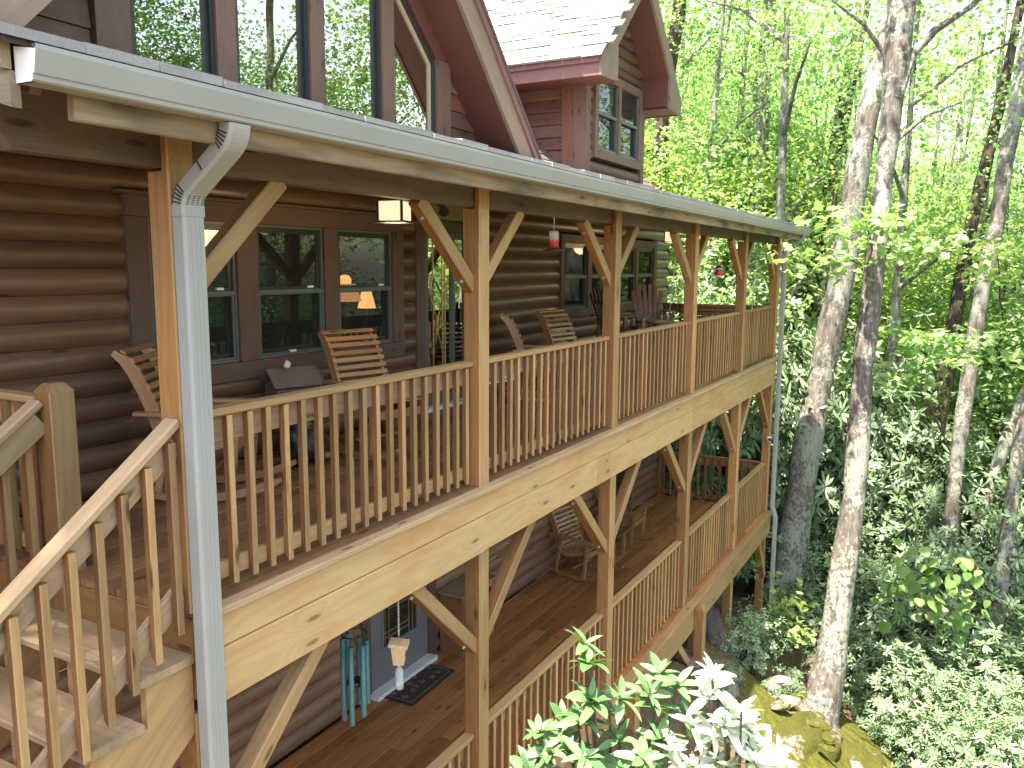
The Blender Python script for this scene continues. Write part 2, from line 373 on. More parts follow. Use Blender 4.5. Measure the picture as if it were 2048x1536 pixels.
M['rhodoglare'] = leaf_mat('sun_glare_rhododendron_leaf', (.42, .50, .37, 1), (.58, .63, .52, 1), .2, .4, .5, (1.0, 1.1, .7, 1))  # glare of direct sun on green leaves, painted in as a pale base colour
M['laurel'] = leaf_mat('grey_green_laurel_leaf', (.10, .19, .10, 1), (.19, .29, .17, 1), .2, .45, .5)
M['vineleaf'] = leaf_mat('vine_leaf', (.09, .20, .045, 1), (.14, .26, .07, 1), .3, tcol=(1.2, 1.3, .7, 1))
M['stem'] = plain('grey_brown_twig', (.12, .085, .06, 1), .8, .3, 0, 20., .4)

def bark_mat(name, base, dark, lich, amt, sc=1.0):
    t = NT(name); tc = t.n('ShaderNodeTexCoord'); ob = tc.outputs['Object']
    mp = t.n('ShaderNodeMapping'); mp.inputs['Scale'].default_value = (9*sc, 9*sc, 1.6*sc); t.l(ob, mp.inputs['Vector'])
    nz = t.noise(mp.outputs[0], 2.0, 5.0, .65, .4)
    n2 = t.noise(ob, 1.3*sc, 4.0, .6); n3 = t.noise(ob, 14*sc, 3.0, .6)
    c = t.mix(t.ramp(nz, [(.35, B1), (.62, W1)]), dark, base)
    lm = t.math('ADD', t.math('MULTIPLY', n2, 1.0), t.math('MULTIPLY', n3, .8))
    lf = t.ramp(lm, [(.98-amt, B1), (1.06-amt, W1)])
    c = t.mix(t.math('MULTIPLY', lf, t.ramp(nz, [(.3, B1), (.5, W1)])), c, lich)
    t.bsdf(c, .85, bump=t.math('ADD', nz, t.math('MULTIPLY', lf, .15)), bstr=.75, bdist=.03, spec=.2); return t.m
M['bark'] = bark_mat('lichen_bark', (.14, .13, .11, 1), (.055, .049, .042, 1), (.215, .24, .20, 1), .13)
M['barkpale'] = bark_mat('pale_lichen_bark', (.15, .14, .12, 1), (.065, .06, .052, 1), (.21, .23, .195, 1), .13)
M['barkdark'] = bark_mat('dark_bark', (.075, .06, .047, 1), (.018, .014, .012, 1), (.22, .245, .19, 1), -.02)

# ------------------------------------------------------------------ terrain
def ground_z(x, y):
    g = -5.35+.29*min(max(10.8-x, 0), 7.0)
    if x < -1: g += 0
    yy = y
    if x < 11.5: yy = min(y, 0.0)
    g += .5*min(max(yy, -3), 0)+.3*min(max(yy+3, -27), 0)
    if yy > 0: g += .42*min(yy, 40)*min(1, (x-11.5)/3 if x > 11.5 else 0)
    return g
def nz2(x, y):
    return .12*math.sin(x*1.3+.7*y)+.09*math.sin(2.9*x-1.7*y+1)+.05*math.sin(5.3*x+4.1*y)
def build_ground():
    xs = [-70, -50, -35, -25, -18]+[-14+.5*i for i in range(0, 97)]+[36, 40, 46, 54, 64, 80, 110]
    ys = [-110, -80, -60, -45, -36, -30, -25, -21]+[-18+.5*i for i in range(0, 71)]+[20, 24, 30, 38, 50, 70, 100]
    v = [(x, y, ground_z(x, y)+nz2(x, y)*(1 if abs(x) < 40 else 3)) for y in ys for x in xs]
    n = len(xs)
    f = [(j*n+i, j*n+i+1, (j+1)*n+i+1, (j+1)*n+i) for j in range(len(ys)-1) for i in range(n-1)]
    me = bpy.data.meshes.new('ground'); me.from_pydata(v, [], f)
    me.polygons.foreach_set('use_smooth', [True]*len(f))
    t = NT('leaf_litter_ground'); tc = t.n('ShaderNodeTexCoord')
    n1 = t.noise(tc.outputs['Object'], 1.1, 5.0, .65); n2 = t.noise(tc.outputs['Object'], 14.0, 4.0, .7)
    vo = t.n('ShaderNodeTexVoronoi'); vo.inputs['Scale'].default_value = 9; t.l(tc.outputs['Object'], vo.inputs['Vector'])
    c = t.mix(n2, (.045, .03, .02, 1), (.125, .09, .06, 1)); c = t.mix(t.ramp(n1, [(.45, B1), (.7, W1)]), c, (.06, .075, .03, 1))
    c = t.mix(t.math('MULTIPLY', vo.outputs['Color'], .22), c, (.20, .15, .11, 1))
    ge = t.n('ShaderNodeNewGeometry'); vd = t.n('ShaderNodeVectorMath', operation='DISTANCE'); t.l(ge.outputs['Position'], vd.inputs[0]); vd.inputs[1].default_value = (6.3, -2.2, -5.4)
    near = t.math('SUBTRACT', 1.0, t.math('MULTIPLY', vd.outputs['Value'], .36), clamp=True)
    mm = t.ramp(t.math('MULTIPLY_ADD', near, 1.0, t.math('MULTIPLY', n2, .35)), [(.42, B1), (.52, W1)])
    c = t.mix(mm, c, t.mix(n2, (.028, .032, .007, 1), (.085, .09, .016, 1)))
    t.bsdf(c, .95, bump=t.math('ADD', n2, vo.outputs['Distance']), bstr=.8, bdist=.05, spec=.1); me.materials.append(t.m)
    o = link('ground', me); o['kind'] = 'structure'
build_ground()

XS = [-2.653, 0.0, 2.64, 5.371, 8.076, 10.57]; PW = .142
LZ = -2.98
D = 2.26                     # plane of the house wall

# ------------------------------------------------------------------ house
house = thing('log_house', 'brown log house with prow gable windows, dormer and shingled roof behind the two-level porch', 'house', (4, 2.3, LZ))
HO = (-4, -2.3, -LZ)
def hpart(name, mb, mat, label=None, kind=None): return part(name, mb, mat, house, label, kind, loc=HO)
def sub(name, mb, mat, parent, label=None, kind=None): return part(name, mb, mat, parent, label, kind)

def log_mb(x0, x1, z0, h=.18, depth=.05, back=.09):
    m = MB(); zc = z0+h/2; hh = h/2-.0012
    r = (hh*hh+depth*depth)/(2*depth); a0 = math.asin(hh/r); n = 8
    arc = [(D-depth+r-r*math.cos(a), zc+r*math.sin(a)) for a in [-a0+2*a0*i/n for i in range(n+1)]]
    e = .012
    ra = [[(x, y, z) for y, z in arc] for x in ([x0, x1])]
    m.loft(ra, caps=False, smooth=True, closed=False, u0=x0)
    poly = [(D+back, zc-hh)]+arc+[(D+back, zc+hh)]
    for x, rev in ((x0, False), (x1, True)):
        pts = [(x, y, z) for y, z in poly]
        if rev: pts = pts[::-1]
        m.quad(pts, [(p[1]*.3, p[2]) for p in pts])
    return m
def log_courses(parent, zbase, n, xa, xb, holes, h=.18, mat=None):
    for k in range(n):
        z0 = zbase+k*h
        segs = [(xa, xb)]
        for (hx0, hx1, hz0, hz1) in holes:
            if z0+h*.5 > hz0 and z0+h*.5 < hz1:
                ns = []
                for a, b in segs:
                    if hx1 <= a or hx0 >= b: ns.append((a, b)); continue
                    if hx0 > a: ns.append((a, hx0))
                    if hx1 < b: ns.append((hx1, b))
                segs = ns
        for a, b in segs:
            # long runs are two logs butted at a staggered joint
            if b-a > 6:
                j = a+(b-a)*(.35+.3*((k*7) % 5)/5); runs = [(a, j-.002), (j+.002, b)]
            else: runs = [(a, b)]
            for p, q in runs: sub('log', log_mb(p, q, z0, h), mat or M['log'], parent)

# upper storey wall behind the upper porch
upw = hpart('upper_wall', MB().box(-6.5, 10.98, D+.13, D+.15, 2.25, 3.0), M['interior'])
log_courses(upw, 0.0, 16, -6.5, 10.98, [(-1.25, 2.03, .70, 2.06), (2.29, 3.50, -.1, 2.06), (5.97, 10.18, .90, 2.1)])
loww = hpart('lower_wall', MB().box(-6.5, 10.98, D+.13, D+.15, -.4, -.02), M['interior'])
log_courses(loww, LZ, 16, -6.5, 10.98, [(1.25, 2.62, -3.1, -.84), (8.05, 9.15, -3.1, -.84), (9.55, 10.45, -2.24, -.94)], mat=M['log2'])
# corner: alternate log ends run on past the corner
for k in range(-16, 16, 2):
    z0 = k*.18+.02
    m = MB(); m.beam((10.99, D+.03, z0+.09), (11.42, D+.03, z0+.09), .16, .165, .02)
    sub('log_end', m, M['log'], upw if k >= 0 else loww)
m = MB(); m.box(10.9, 10.98, D+.16, 7.5, LZ, 3.2, 'y'); hpart('end_wall', m, M['siding'])
m = MB(); m.box(-6.5, 10.8, 6.4, 6.5, LZ, 6.3); m.box(-6.5, 10.8, D+.2, 6.4, 2.5, 2.55); m.box(-6.5, 10.8, D+.2, 6.4, -.06, 0); hpart('room_lining', m, M['interior'])

def frame_ring(m, x0, x1, z0, z1, y0, y1, w, wb=None):
    wb = wb or w
    m.box(x0, x0+w, y0, y1, z0, z1, 'z'); m.box(x1-w, x1, y0, y1, z0, z1, 'z')
    m.box(x0+w, x1-w, y0, y1, z1-w, z1, 'x'); m.box(x0+w, x1-w, y0, y1, z0, z0+wb, 'x')
def window(x0, x1, z0, z1, parent=None, y=D-.045, zm=None, label=None, g='glass', off=HO):
    """double hung: outer frame, two sashes, panes; outside face at y"""
    zm = zm or (z0+z1)/2
    m = MB(); frame_ring(m, x0, x1, z0, z1, y, y+.09, .022)
    fr = part('window', m, M['frame'], parent or house, label, loc=off if parent is None else (0, 0, 0))
    for nm, za, zb, yy in (('upper_sash', zm-.012, z1-.022, y+.022), ('lower_sash', z0+.022, zm+.012, y+.048)):
        m = MB(); frame_ring(m, x0+.022, x1-.022, za, zb, yy, yy+.024, .045, .05); sub(nm, m, M['framedark'], fr)
        m = MB(); m.box(x0+.06, x1-.06, yy+.009, yy+.014, za+.045, zb-.04); sub('pane', m, M[g], fr)
    m = MB(); m.box(x0+.018, x1-.018, y-.006, y+.02, zm-.014, zm+.014); sub('meeting_rail', m, M['frame'], fr)
    m = MB(); frame_ring(m, x0+.03, x1-.03, z0+.025, zm-.012, y+.004, y+.012, .014); sub('screen_frame', m, M['frame'], fr)
    return fr

# three-light window by the chairs
for a, b in ((-1.08, -.25), (-.03, .81), (1.01, 1.865)):
    fr = window(a, b, .845, 1.995)
    m = MB(); m.box((a+b)/2-.035, (a+b)/2+.03, D-.05, D-.02, .872, .892); sub('sash_label', m, M['white'], fr)
    m = MB(); m.box(b-.2, b-.13, D-.04, D-.02, 1.445, 1.465); sub('sash_label', m, M['white'], fr)
T = D-.066
for a, b in ((-1.27, -1.085), (-.245, -.035), (.815, 1.005), (1.87, 2.05)):
    m = MB(); m.box(a, b, T, T+.07, .845, 1.995, 'z'); hpart('window_trim', m, M['trim'])
for z0, z1 in ((.69, .842), (1.998, 2.15)):
    m = MB(); m.box(-1.27, 2.05, T-.004, T+.07, z0, z1, 'x'); hpart('window_trim', m, M['trim'])
m = MB(); m.box(-1.33, 2.11, T-.035, T+.05, 2.152, 2.178, 'x'); hpart('window_head', m, M['trim'])
# four-light window at the far end
for a, b in ((6.08, 6.93), (7.09, 7.94), (8.2, 9.08), (9.2, 10.03)): window(a, b, 1.0, 2.0, g='screen')
for a, b in ((5.95, 6.075), (6.935, 7.085), (7.945, 8.195), (9.085, 9.195), (10.035, 10.19)):
    m = MB(); m.box(a, b, T, T+.07, 1.0, 2.0, 'z'); hpart('window_trim', m, M['trim'])
for z0, z1 in ((.87, .997), (2.003, 2.13)):
    m = MB(); m.box(5.95, 10.19, T-.004, T+.07, z0, z1, 'x'); hpart('window_trim', m, M['trim'])

# upper door
m = MB()
for a, b in ((2.29, 2.44), (3.36, 3.5)): m.box(a, b, T, T+.07, .0, 2.03, 'z')
m.box(2.29, 3.5, T-.003, T+.07, 2.032, 2.16, 'x'); hpart('door_trim', m, M['trim'])
m = MB(); frame_ring(m, 2.445, 3.355, .06, 2.03, T+.01, T+.06, .075, .2); m.box(3.0, 3.07, T+.01, T+.06, .26, 1.95, 'z')
ud = hpart('door', m, M['doorgreen'], 'grey-green glazed upper door')
m = MB(); m.box(2.5, 3.3, T+.03, T+.036, .24, 1.97); sub('pane', m, M['coated'], ud)
m = MB()
for xx in (2.64, 2.83, 2.88): m.tube([(xx, T+.024, .3), (xx, T+.024, 1.2), (xx+(-.07 if xx < 2.7 else 0), T+.024, 1.35), (xx, T+.024, 1.55), (xx, T+.024, 1.92)], .005, 5)
m.tube([(2.72+.07*math.cos(a), T+.024, .98+.09*math.sin(a)) for a in [i*math.pi/6 for i in range(13)]], .005, 5)
m.tube([(2.58, T+.024, 1.3), (2.7, T+.024, 1.07), (2.72, T+.024, .89), (2.6, T+.024, .65)], .005, 5); m.tube([(2.86, T+.024, 1.3), (2.74, T+.024, 1.07), (2.73, T+.024, .89), (2.85, T+.024, .62)], .005, 5)
sub('lead_came', m, M['brass'], ud)
m = MB(); m.beam((3.19, T+.0, .98), (3.19, T+.0, 1.22), .05, .02, .006, up=(0, 1, 0)); m.tube([(3.19, T-.01, 1.13), (3.19, T-.05, 1.13), (3.08, T-.055, 1.13)], .011, 6); m.lathe([(.03, -.004), (.03, .01)], 10, 3.19, T-.005, .9); sub('door_handle', m, M['black'], ud)
m = MB(); m.box(2.29, 3.5, D-.16, D+.02, .012, .055); hpart('door_sill', m, M['white'])

# lower blue door
m = MB()
for a, b in ((1.25, 1.38), (2.46, 2.62)): m.box(a, b, T, T+.07, LZ, -.97, 'z')
m.box(1.25, 2.62, T-.003, T+.07, -.967, -.84, 'x'); hpart('door_trim', m, M['trim'])
m = MB(); frame_ring(m, 1.385, 2.455, LZ+.06, -.97, T+.02, T+.065, .21, .42)
ld = hpart('door', m, M['doorblue'], 'slate blue lower door with leaded glass')
m = MB(); m.box(1.56, 2.28, T+.035, T+.043, -2.52, -1.15); sub('pane', m, M['glass'], ld)
m = MB(); frame_ring(m, 1.585, 2.255, -2.525, -1.16, T+.01, T+.022, .03); sub('glass_moulding', m, M['doorblue'], ld)
m = MB()
for xx in (1.66, 1.73, 2.1, 2.17): m.box(xx, xx+.007, T+.028, T+.036, -2.49, -1.19)
m.box(1.9, 1.906, T+.028, T+.036, -2.49, -1.19)
for zz in (-2.42, -2.36, -2.1, -2.0, -1.7, -1.5): m.box(1.62 if int(zz*100) % 3 else 1.73, 2.22 if int(zz*100) % 2 else 2.1, T+.028, T+.036, zz, zz+.007)
sub('lead_came', m, M['brass'], ld)
m = MB(); m.box(2.458, 2.475, T-.008, T+.01, -2.3, -2.16); sub('hinge', m, M['brass'], ld)
m = MB(); m.box(1.36, 2.48, D-.17, D+.02, LZ+.004, LZ+.055); hpart('door_sill', m, M['white'])
# lower far door and window
m = MB()
for a, b in ((8.05, 8.17), (9.03, 9.15)): m.box(a, b, T, T+.07, LZ, -.97, 'z')
hpart('door_trim', m, M['trim'])
m = MB(); frame_ring(m, 8.175, 9.025, LZ+.05, -.97, T+.02, T+.065, .13, .3); d3 = hpart('door', m, M['doorblue'], 'slate blue door at the far end of the lower deck')
m = MB(); m.box(8.29, 8.91, T+.035, T+.043, -2.7, -1.07); sub('pane', m, M['glass'], d3)
window(9.65, 10.35, -2.12, -1.05, g='screen')
m = MB(); frame_ring(m, 9.55, 10.45, -2.24, -.94, T, T+.07, .098, .118); hpart('window_trim', m, M['trim'])

# ------------------------------------------------------------------ prow gable above the porch roof
GX = .78; CI = 6.96; SL = 1.05             # underside of the right slope: z = CI - SL x
def zin(x): return CI-SL*x if x >= GX else CI-SL*(2*GX-x)
gw = hpart('gable_wall', MB().box(-2.6, 4.2, D+.1, D+.12, 2.6, 3.02), M['interior'])
k = 0; z = 2.86
while z < 5.6:
    z1 = z+.188
    def xr(zz): return (CI-zz)/SL+.06
    for side in (1, -1):
        # wall boards outside the window group
        e0, e1 = xr(z), xr(z1); i0 = 2.98 if z < 3.95 else 2.98-(z-3.95)*.95
        if e1 > i0+.03:
            pts = [(i0, z), (e0, z), (e1, z1-.004), (i0 if z < 3.95 else i0-.17, z1-.004)]
            if side < 0: pts = [(2*GX-x, zz) for x, zz in pts]
            y0 = D-.035; m = MB()
            m.loft([[(x, y0, zz) for x, zz in pts], [(x, D+.05, zz) for x, zz in pts]])
            # wood runs along x
            m.uv = [(m.v[i][0], m.v[i][2]+m.v[i][1]) for f in m.f for i in f]
            for q in range(len(m.v)):
                if m.v[q][2] > z+.1 and m.v[q][1] < D: m.v[q] = (m.v[q][0], y0+.022, m.v[q][2])
            sub('siding_board', m, M['siding'] if k % 3 else M['red'], gw)
    z = z1; k += 1
# windows: outer pair cut to the slope, inner pair tall
def poly_ring(m, poly, w, y0, y1):
    n = len(poly); cx = sum(p[0] for p in poly)/n; cz = sum(p[1] for p in poly)/n
    inn = []
    for i in range(n):
        a = Vector(poly[i-1]); b = Vector(poly[i]); c = Vector(poly[(i+1) % n])
        d1 = (b-a).normalized(); d2 = (c-b).normalized(); n1 = Vector((-d1.y, d1.x)); n2 = Vector((-d2.y, d2.x))
        bis = (n1+n2).normalized(); q = b+bis*(w/max(.3, bis.dot(n1))); inn.append((q.x, q.y))
    for i in range(n):
        j = (i+1) % n; p = [poly[i], poly[j], inn[j], inn[i]]
        m.loft([[(x, y0, zz) for x, zz in p], [(x, y1, zz) for x, zz in p]])
        dx, dz = poly[j][0]-poly[i][0], poly[j][1]-poly[i][1]; L = math.hypot(dx, dz); dx /= L; dz /= L
        c0 = len(m.uv)-24
        vi = [k for f in m.f[-6:] for k in f]
        for q, k in enumerate(vi): m.uv[c0+q] = (m.v[k][0]*dx+m.v[k][2]*dz, -m.v[k][0]*dz+m.v[k][2]*dx+m.v[k][1])
    return inn
mir = lambda poly: [(2*GX-x, zz) for x, zz in poly][::-1]
WZ = 3.0
wr = [(1.93, WZ), (2.70, WZ), (2.70, 3.86), (1.93, 4.60)]
for poly in (wr, mir(wr), [(.87, WZ), (1.73, WZ), (1.73, 5.7), (.87, 5.7)], mir([(.87, WZ), (1.73, WZ), (1.73, 5.7), (.87, 5.7)])):
    m = MB(); inn = poly_ring(m, poly, .035, D-.045, D+.03); wf = hpart('prow_window', m, M['framedark'])
    m = MB(); i2 = poly_ring(m, inn, .045, D-.015, D+.02); sub('sash', m, M['framedark'] if poly is not wr else M['framelight'], wf)
    m = MB(); m.loft([[(x, D, zz) for x, zz in i2], [(x, D+.008, zz) for x, zz in i2]]); sub('pane', m, M['coated'], wf)
for a, b in ((2.70, 2.97), (1.73, 1.93)):
    for s_ in (0, 1):
        x0, x1 = (a, b) if not s_ else (2*GX-b, 2*GX-a)
        m = MB(); m.box(x0, x1, D-.075, D+.03, WZ, 5.7 if a < 2 else 3.9, 'z'); hpart('window_trim', m, M['trim'])
m = MB(); m.box(2*GX-.87, .87, D-.075, D+.03, WZ, 5.7, 'z'); hpart('window_trim', m, M['trim'])
for s_ in (0, 1):
    p = [(2.74, 3.86), (2.97, 3.95), (1.93, 4.93), (1.93, 4.62), ]
    if s_: p = mir(p)
    m = MB(); m.loft([[(x, D-.07, zz) for x, zz in p], [(x, D+.03, zz) for x, zz in p]])
    m.uv = [((m.v[i][0]-m.v[i][2])*.7, (m.v[i][0]+m.v[i][2])*.7+m.v[i][1]) for f in m.f for i in f]; hpart('window_trim', m, M['soffit'])
# overhanging roof of the gable: soffit, rake boards, trim, shingles
YG = 1.72
def slope_piece(name, o0, o1, y0, y1, mat, xlow_shift=0.0, zend=2.93):
    for s_ in (0, 1):
        pts = []
        xl0 = (CI+o0-zend)/SL; xl1 = (CI+o1-zend)/SL
        pts = [(GX, zin(GX)+o0), (xl0, zend), (xl1, zend), (GX, zin(GX)+o1)]
        if s_: pts = mir(pts)
        m = MB(); m.loft([[(x, y0, zz) for x, zz in pts], [(x, y1, zz) for x, zz in pts]])
        sg = -1 if not s_ else 1
        m.uv = [((m.v[i][0]+sg*m.v[i][2])*.707, (m.v[i][0]-sg*m.v[i][2])*.707+m.v[i][1]) for f in m.f for i in f]
        hpart(name, m, mat)
slope_piece('gable_soffit', 0.0, .03, YG+.045, D+.1, M['soffit'])
slope_piece('gable_roof_deck', .032, .40, YG+.05, 6.5, M['soffit'])
slope_piece('rake_board', -.02, .34, YG, YG+.043, M['rake'])
slope_piece('rake_trim', .345, .45, YG-.03, YG+.043, M['pinkfascia'])
slope_piece('gable_shingle', .452, .50, YG-.05, 6.5, M['shingledark'])

# ------------------------------------------------------------------ main roof and dormer
mr = hpart('main_roof', MB().loft([[(3.3, 2.2, 2.75), (11.35, 2.2, 2.75), (11.35, 6.6, 7.15), (3.3, 6.6, 7.15)], [(3.3, 2.2, 2.6), (11.35, 2.2, 2.6), (11.35, 6.6, 7.0), (3.3, 6.6, 7.0)]]), M['shingledark'])
sm = MB()
for k in range(22):
    yy = 2.2+k*.1; x = 3.3-.15*(k % 2)
    while x < 11.3:
        a = max(x, 3.3); b = min(x+.298, 11.35); h = .022+.012*random.random()
        if not (a > 6.6 and b < 9.4 and yy > 2.4):
            sm.quad([(a, yy-.005, yy+.55+h), (b, yy-.005, yy+.55+h), (b, yy+.115, yy+.665+.012), (a, yy+.115, yy+.665+.012)], [(0, 0)]*4)
            sm.quad([(a, yy-.005, yy+.53), (b, yy-.005, yy+.53), (b, yy-.005, yy+.55+h), (a, yy-.005, yy+.55+h)], [(0, 0)]*4)
        x += .3
sub('shingle_field', sm, M['shingledark'], mr, kind='stuff')

DX0, DX1, DXC = 6.2, 9.9, 8.05
dm = hpart('dormer', MB().box(6.9, 9.2, D+.14, D+.16, 2.9, 5.2), M['interior'], 'dormer with a pair of sash windows and steep gable roof')
# front wall logs of the dormer, clipped by the roof
z = 2.95; k = 0
while z < 5.75:
    h = .18; half = 1.27 if z < 4.75 else max(0, 1.27-(z+h-4.92))
    segs = [(DXC-half, DXC+half)] if half > .12 else []
    if z+h*.5 > 3.36 and z+h*.5 < 4.72: segs = [(DXC-half, 7.07), (9.12, DXC+half)]
    for a, b in segs:
        if b-a > .05:
            m = log_mb(a, b, z, h); sub('log', m, M['siding'], dm)
    z += h; k += 1
for a, b in ((7.2, 8.03), (8.15, 9.0)): window(a, b, 3.5, 4.63, parent=dm, y=D-.06, g='glass')
m = MB(); frame_ring(m, 7.07, 9.12, 3.36, 4.72, D-.085, D+.02, .128, .138); m.box(8.032, 8.148, D-.085, D+.02, 3.498, 4.592, 'z'); sub('window_trim', m, M['trim'], dm)
# side wall with red siding
z = 2.9; k = 0
while z < 4.45:
    ya = 2.62; 
    if z+.19 > 4.42: zt = 4.42
    else: zt = z+.187
    m = MB(); yb = 4.2
    m.loft([[(6.80, ya, z), (6.80, yb, z), (6.825, yb, zt), (6.825, ya, zt)], [(6.9, ya, z), (6.9, yb, z), (6.9, yb, zt), (6.9, ya, zt)]])
    m.uv = [(m.v[i][1], m.v[i][2]+m.v[i][0]) for f in m.f for i in f]
    sub('siding_board', m, M['red'], dm); z += .19; k += 1
m = MB(); m.box(6.78, 6.92, 2.42, 2.618, 2.9, 4.44, 'z'); sub('corner_board', m, M['red'], dm, 'bright red-brown corner board')
m = MB(); m.box(6.77, 6.93, D-.06, 2.418, 2.9, 4.44, 'z'); sub('corner_board', m, M['trim'], dm)
m = MB(); m.box(9.17, 9.33, D-.06, 2.9, 2.9, 4.44, 'z'); sub('corner_board', m, M['trim'], dm)
YD = 1.72
SDR = (6.47-4.64)/(DXC-DX0)
for s_ in (0, 1):
    mx = (lambda x: x) if not s_ else (lambda x: 2*DXC-x)
    # front rake with boxed return
    p = [(DX0, 4.64), (DX0, 4.38), (6.83, 4.41), (6.83, 4.93), (DXC, 6.12), (DXC, 6.47)]
    q = [(mx(x), zz) for x, zz in p]
    m = MB(); m.loft([[(x, YD, zz) for x, zz in q], [(x, YD+.045, zz) for x, zz in q]])
    m.uv = [((m.v[i][0]*(-1 if s_ else 1)+m.v[i][2])*.7, (m.v[i][0]*(-1 if s_ else 1)-m.v[i][2])*.7+m.v[i][1]) for f in m.f for i in f]
    sub('rake_board', m, M['rake'], dm)
    m = MB(); m.box(min(mx(DX0), mx(DX0+.04)), max(mx(DX0), mx(DX0+.04)), YD+.047, 4.4, 4.38, 4.56, 'y'); sub('fascia_board', m, M['pinkfascia'], dm)
    m = MB(); m.box(min(mx(DX0-.03), mx(DX0+.04)), max(mx(DX0-.03), mx(DX0+.04)), YD+.03, 4.4, 4.562, 4.655, 'y'); sub('drip_trim', m, M['pinkfascia'], dm, 'pale pink drip edge board')
    m = MB(); m.box(min(mx(DX0+.042), mx(6.86)), max(mx(DX0+.042), mx(6.86)), YD+.047, 4.4, 4.395, 4.42, 'y'); sub('soffit_board', m, M['soffit'], dm)
    p = [(6.83, 4.44), (6.83, 4.90), (DXC, 6.09), (DXC, 6.12), (6.80, 4.94), (6.80, 4.44)]
    q = [(mx(x), zz) for x, zz in p]
    m = MB(); m.loft([[(x, YD+.047, zz) for x, zz in q], [(x, D+.1, zz) for x, zz in q]])
    m.uv = [((m.v[i][0]*(-1 if s_ else 1)+m.v[i][2])*.7, m.v[i][1]) for f in m.f for i in f]
    sub('soffit_board', m, M['soffit'], dm)
    # roof deck
    p = [(DX0-.02, 4.63), (DXC, 6.45), (DXC, 6.36), (DX0+.06, 4.58)]
    q = [(mx(x), zz) for x, zz in p]
    m = MB(); m.loft([[(x, YD+.02, zz) for x, zz in q], [(x, 6.2, zz) for x, zz in q]]); sub('roof_deck', m, M['greyroof' if not s_ else 'shingledark'], dm)
# shingles on the visible slope, tab by tab
rl = math.hypot(DXC-DX0+.04, 6.47-4.65); ux, uz = (DXC-DX0+.04)/rl, (6.47-4.65)/rl; nx, nz_ = -uz, ux
tabs = []
for v_ in range(3):
    m = MB(); t0, t1 = (.012, .030, .021)[v_], .006; L_, Wd = .2, .318
    a = [(0, 0, 0), (0, Wd, 0)]
    def P(u, y, t): return (u*ux+nx*t, y, u*uz+nz_*t)
    m.quad([P(0, .004, t0), P(0, Wd-.004, t0), P(L_, Wd-.004, t1), P(L_, .004, t1)][::-1], [(0, 0)]*4)
    m.quad([P(0, .004, -.002), P(0, Wd-.004, -.002), P(0, Wd-.004, t0), P(0, .004, t0)][::-1], [(0, 0)]*4)
    m.quad([P(0, .004, -.002), P(0, .004, t0), P(L_, .004, t1), P(L_, .004, -.002)][::-1], [(0, 0)]*4)
    m.quad([P(0, Wd-.004, -.002), P(0, Wd-.004, t0), P(L_, Wd-.004, t1), P(L_, Wd-.004, -.002)], [(0, 0)]*4)
    tabs.append(m.mesh('shingle', M['shingle']))
nshown = 0
for k in range(19):
    u = -.03+k*.142; y = YD-.02-(.106*(k % 3))
    while y < 1.7+u*uz+2.6-.3:
        o = link('shingle', random.choice(tabs), dm, (DX0-.03+u*ux+nx*.012, y+.11 if y < YD-.05 else y, 4.645+u*uz+nz_*.012)); nshown += 1
        if y < YD-.05: o.scale = (1, (.318-.11)/.318, 1)
        y += .318

# ------------------------------------------------------------------ porch
porch = thing('porch', 'two-level honey-coloured timber porch with railings, braces and shed roof along the log house', 'porch', (4, 0, LZ))
PO = (-4, 0, -LZ)
def ppart(name, mb, mat, label=None, kind=None): return part(name, mb, mat, porch, label, kind, loc=PO)
XE = 10.72
# decks
def deck(name, z, xa, mat):
    m = MB()
    for x in [xa+.1+.6*i for i in range(int((XE-xa)/.6)+1)]: m.box(x, x+.04, .03, D-.06, z-.26, z-.045, 'y')
    dk = ppart(name, m, mat); y = .012; w_ = .1455; r = 0
    random.seed(int(-z*100)+3)
    while y < D-.04:
        x = xa; first = True
        while x < XE:
            L = random.choice((2.4, 3.05, 3.66, 4.3)) if not first else random.choice((1.5, 2.4, 3.3, 4.3)); first = False
            e = min(x+L, XE)
            if XE-e < .5: e = XE
            y1 = min(y+w_-.006, D-.035)
            mm = MB(); mm.beam((x, (y+y1)/2, z-.019), (e-.004, (y+y1)/2, z-.019+random.uniform(-.0012, .0012)), y1-y, .036, .004)
            part('deck_board', mm, mat, dk); x = e
        y += w_; r += 1
deck('upper_deck', 0.0, -2.63, M['deck'])
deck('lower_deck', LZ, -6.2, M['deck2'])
# upper rim: two courses of wide boards, cap board on top
def hboard(name, x0, x1, y0, y1, z0, z1, mat, c=.006, label=None):
    m = MB(); m.beam((x0, (y0+y1)/2, (z0+z1)/2), (x1, (y0+y1)/2, (z0+z1)/2), y1-y0, z1-z0, c); return ppart(name, m, mat, label)
for a, b in ((-2.6, 1.72), (1.723, 5.42), (5.423, XE)): hboard('rim_board', a, b, -.02, .02, -.228, -.04, M['rim'])
for a, b, dy in ((-2.6, .028, .01), (.032, 2.22, 0), (2.223, 2.55, .002), (2.553, 5.43, 0), (5.433, 8.13, .002), (8.133, XE, 0)): hboard('rim_board', a, b, -.02-dy, .025-dy, -.51, -.231, M['rim'])
for a, b in ((-2.6, 3.2), (3.203, XE)): hboard('rim_cap', a, b, -.075, .01, -.039, -.001, M['cap'])
hboard('rim_board', -2.64, -2.602, .03, 1.2, -.24, -.04, M['post']) if False else None
m = MB(); m.beam((-2.62, .02, -.14), (-2.62, D-.1, -.14), .04, .2, .005); ppart('rim_board', m, M['post'])
m = MB(); m.beam((-2.62, .02, -.35), (-2.62, D-.1, -.35), .04, .2, .005); ppart('rim_board', m, M['post'])
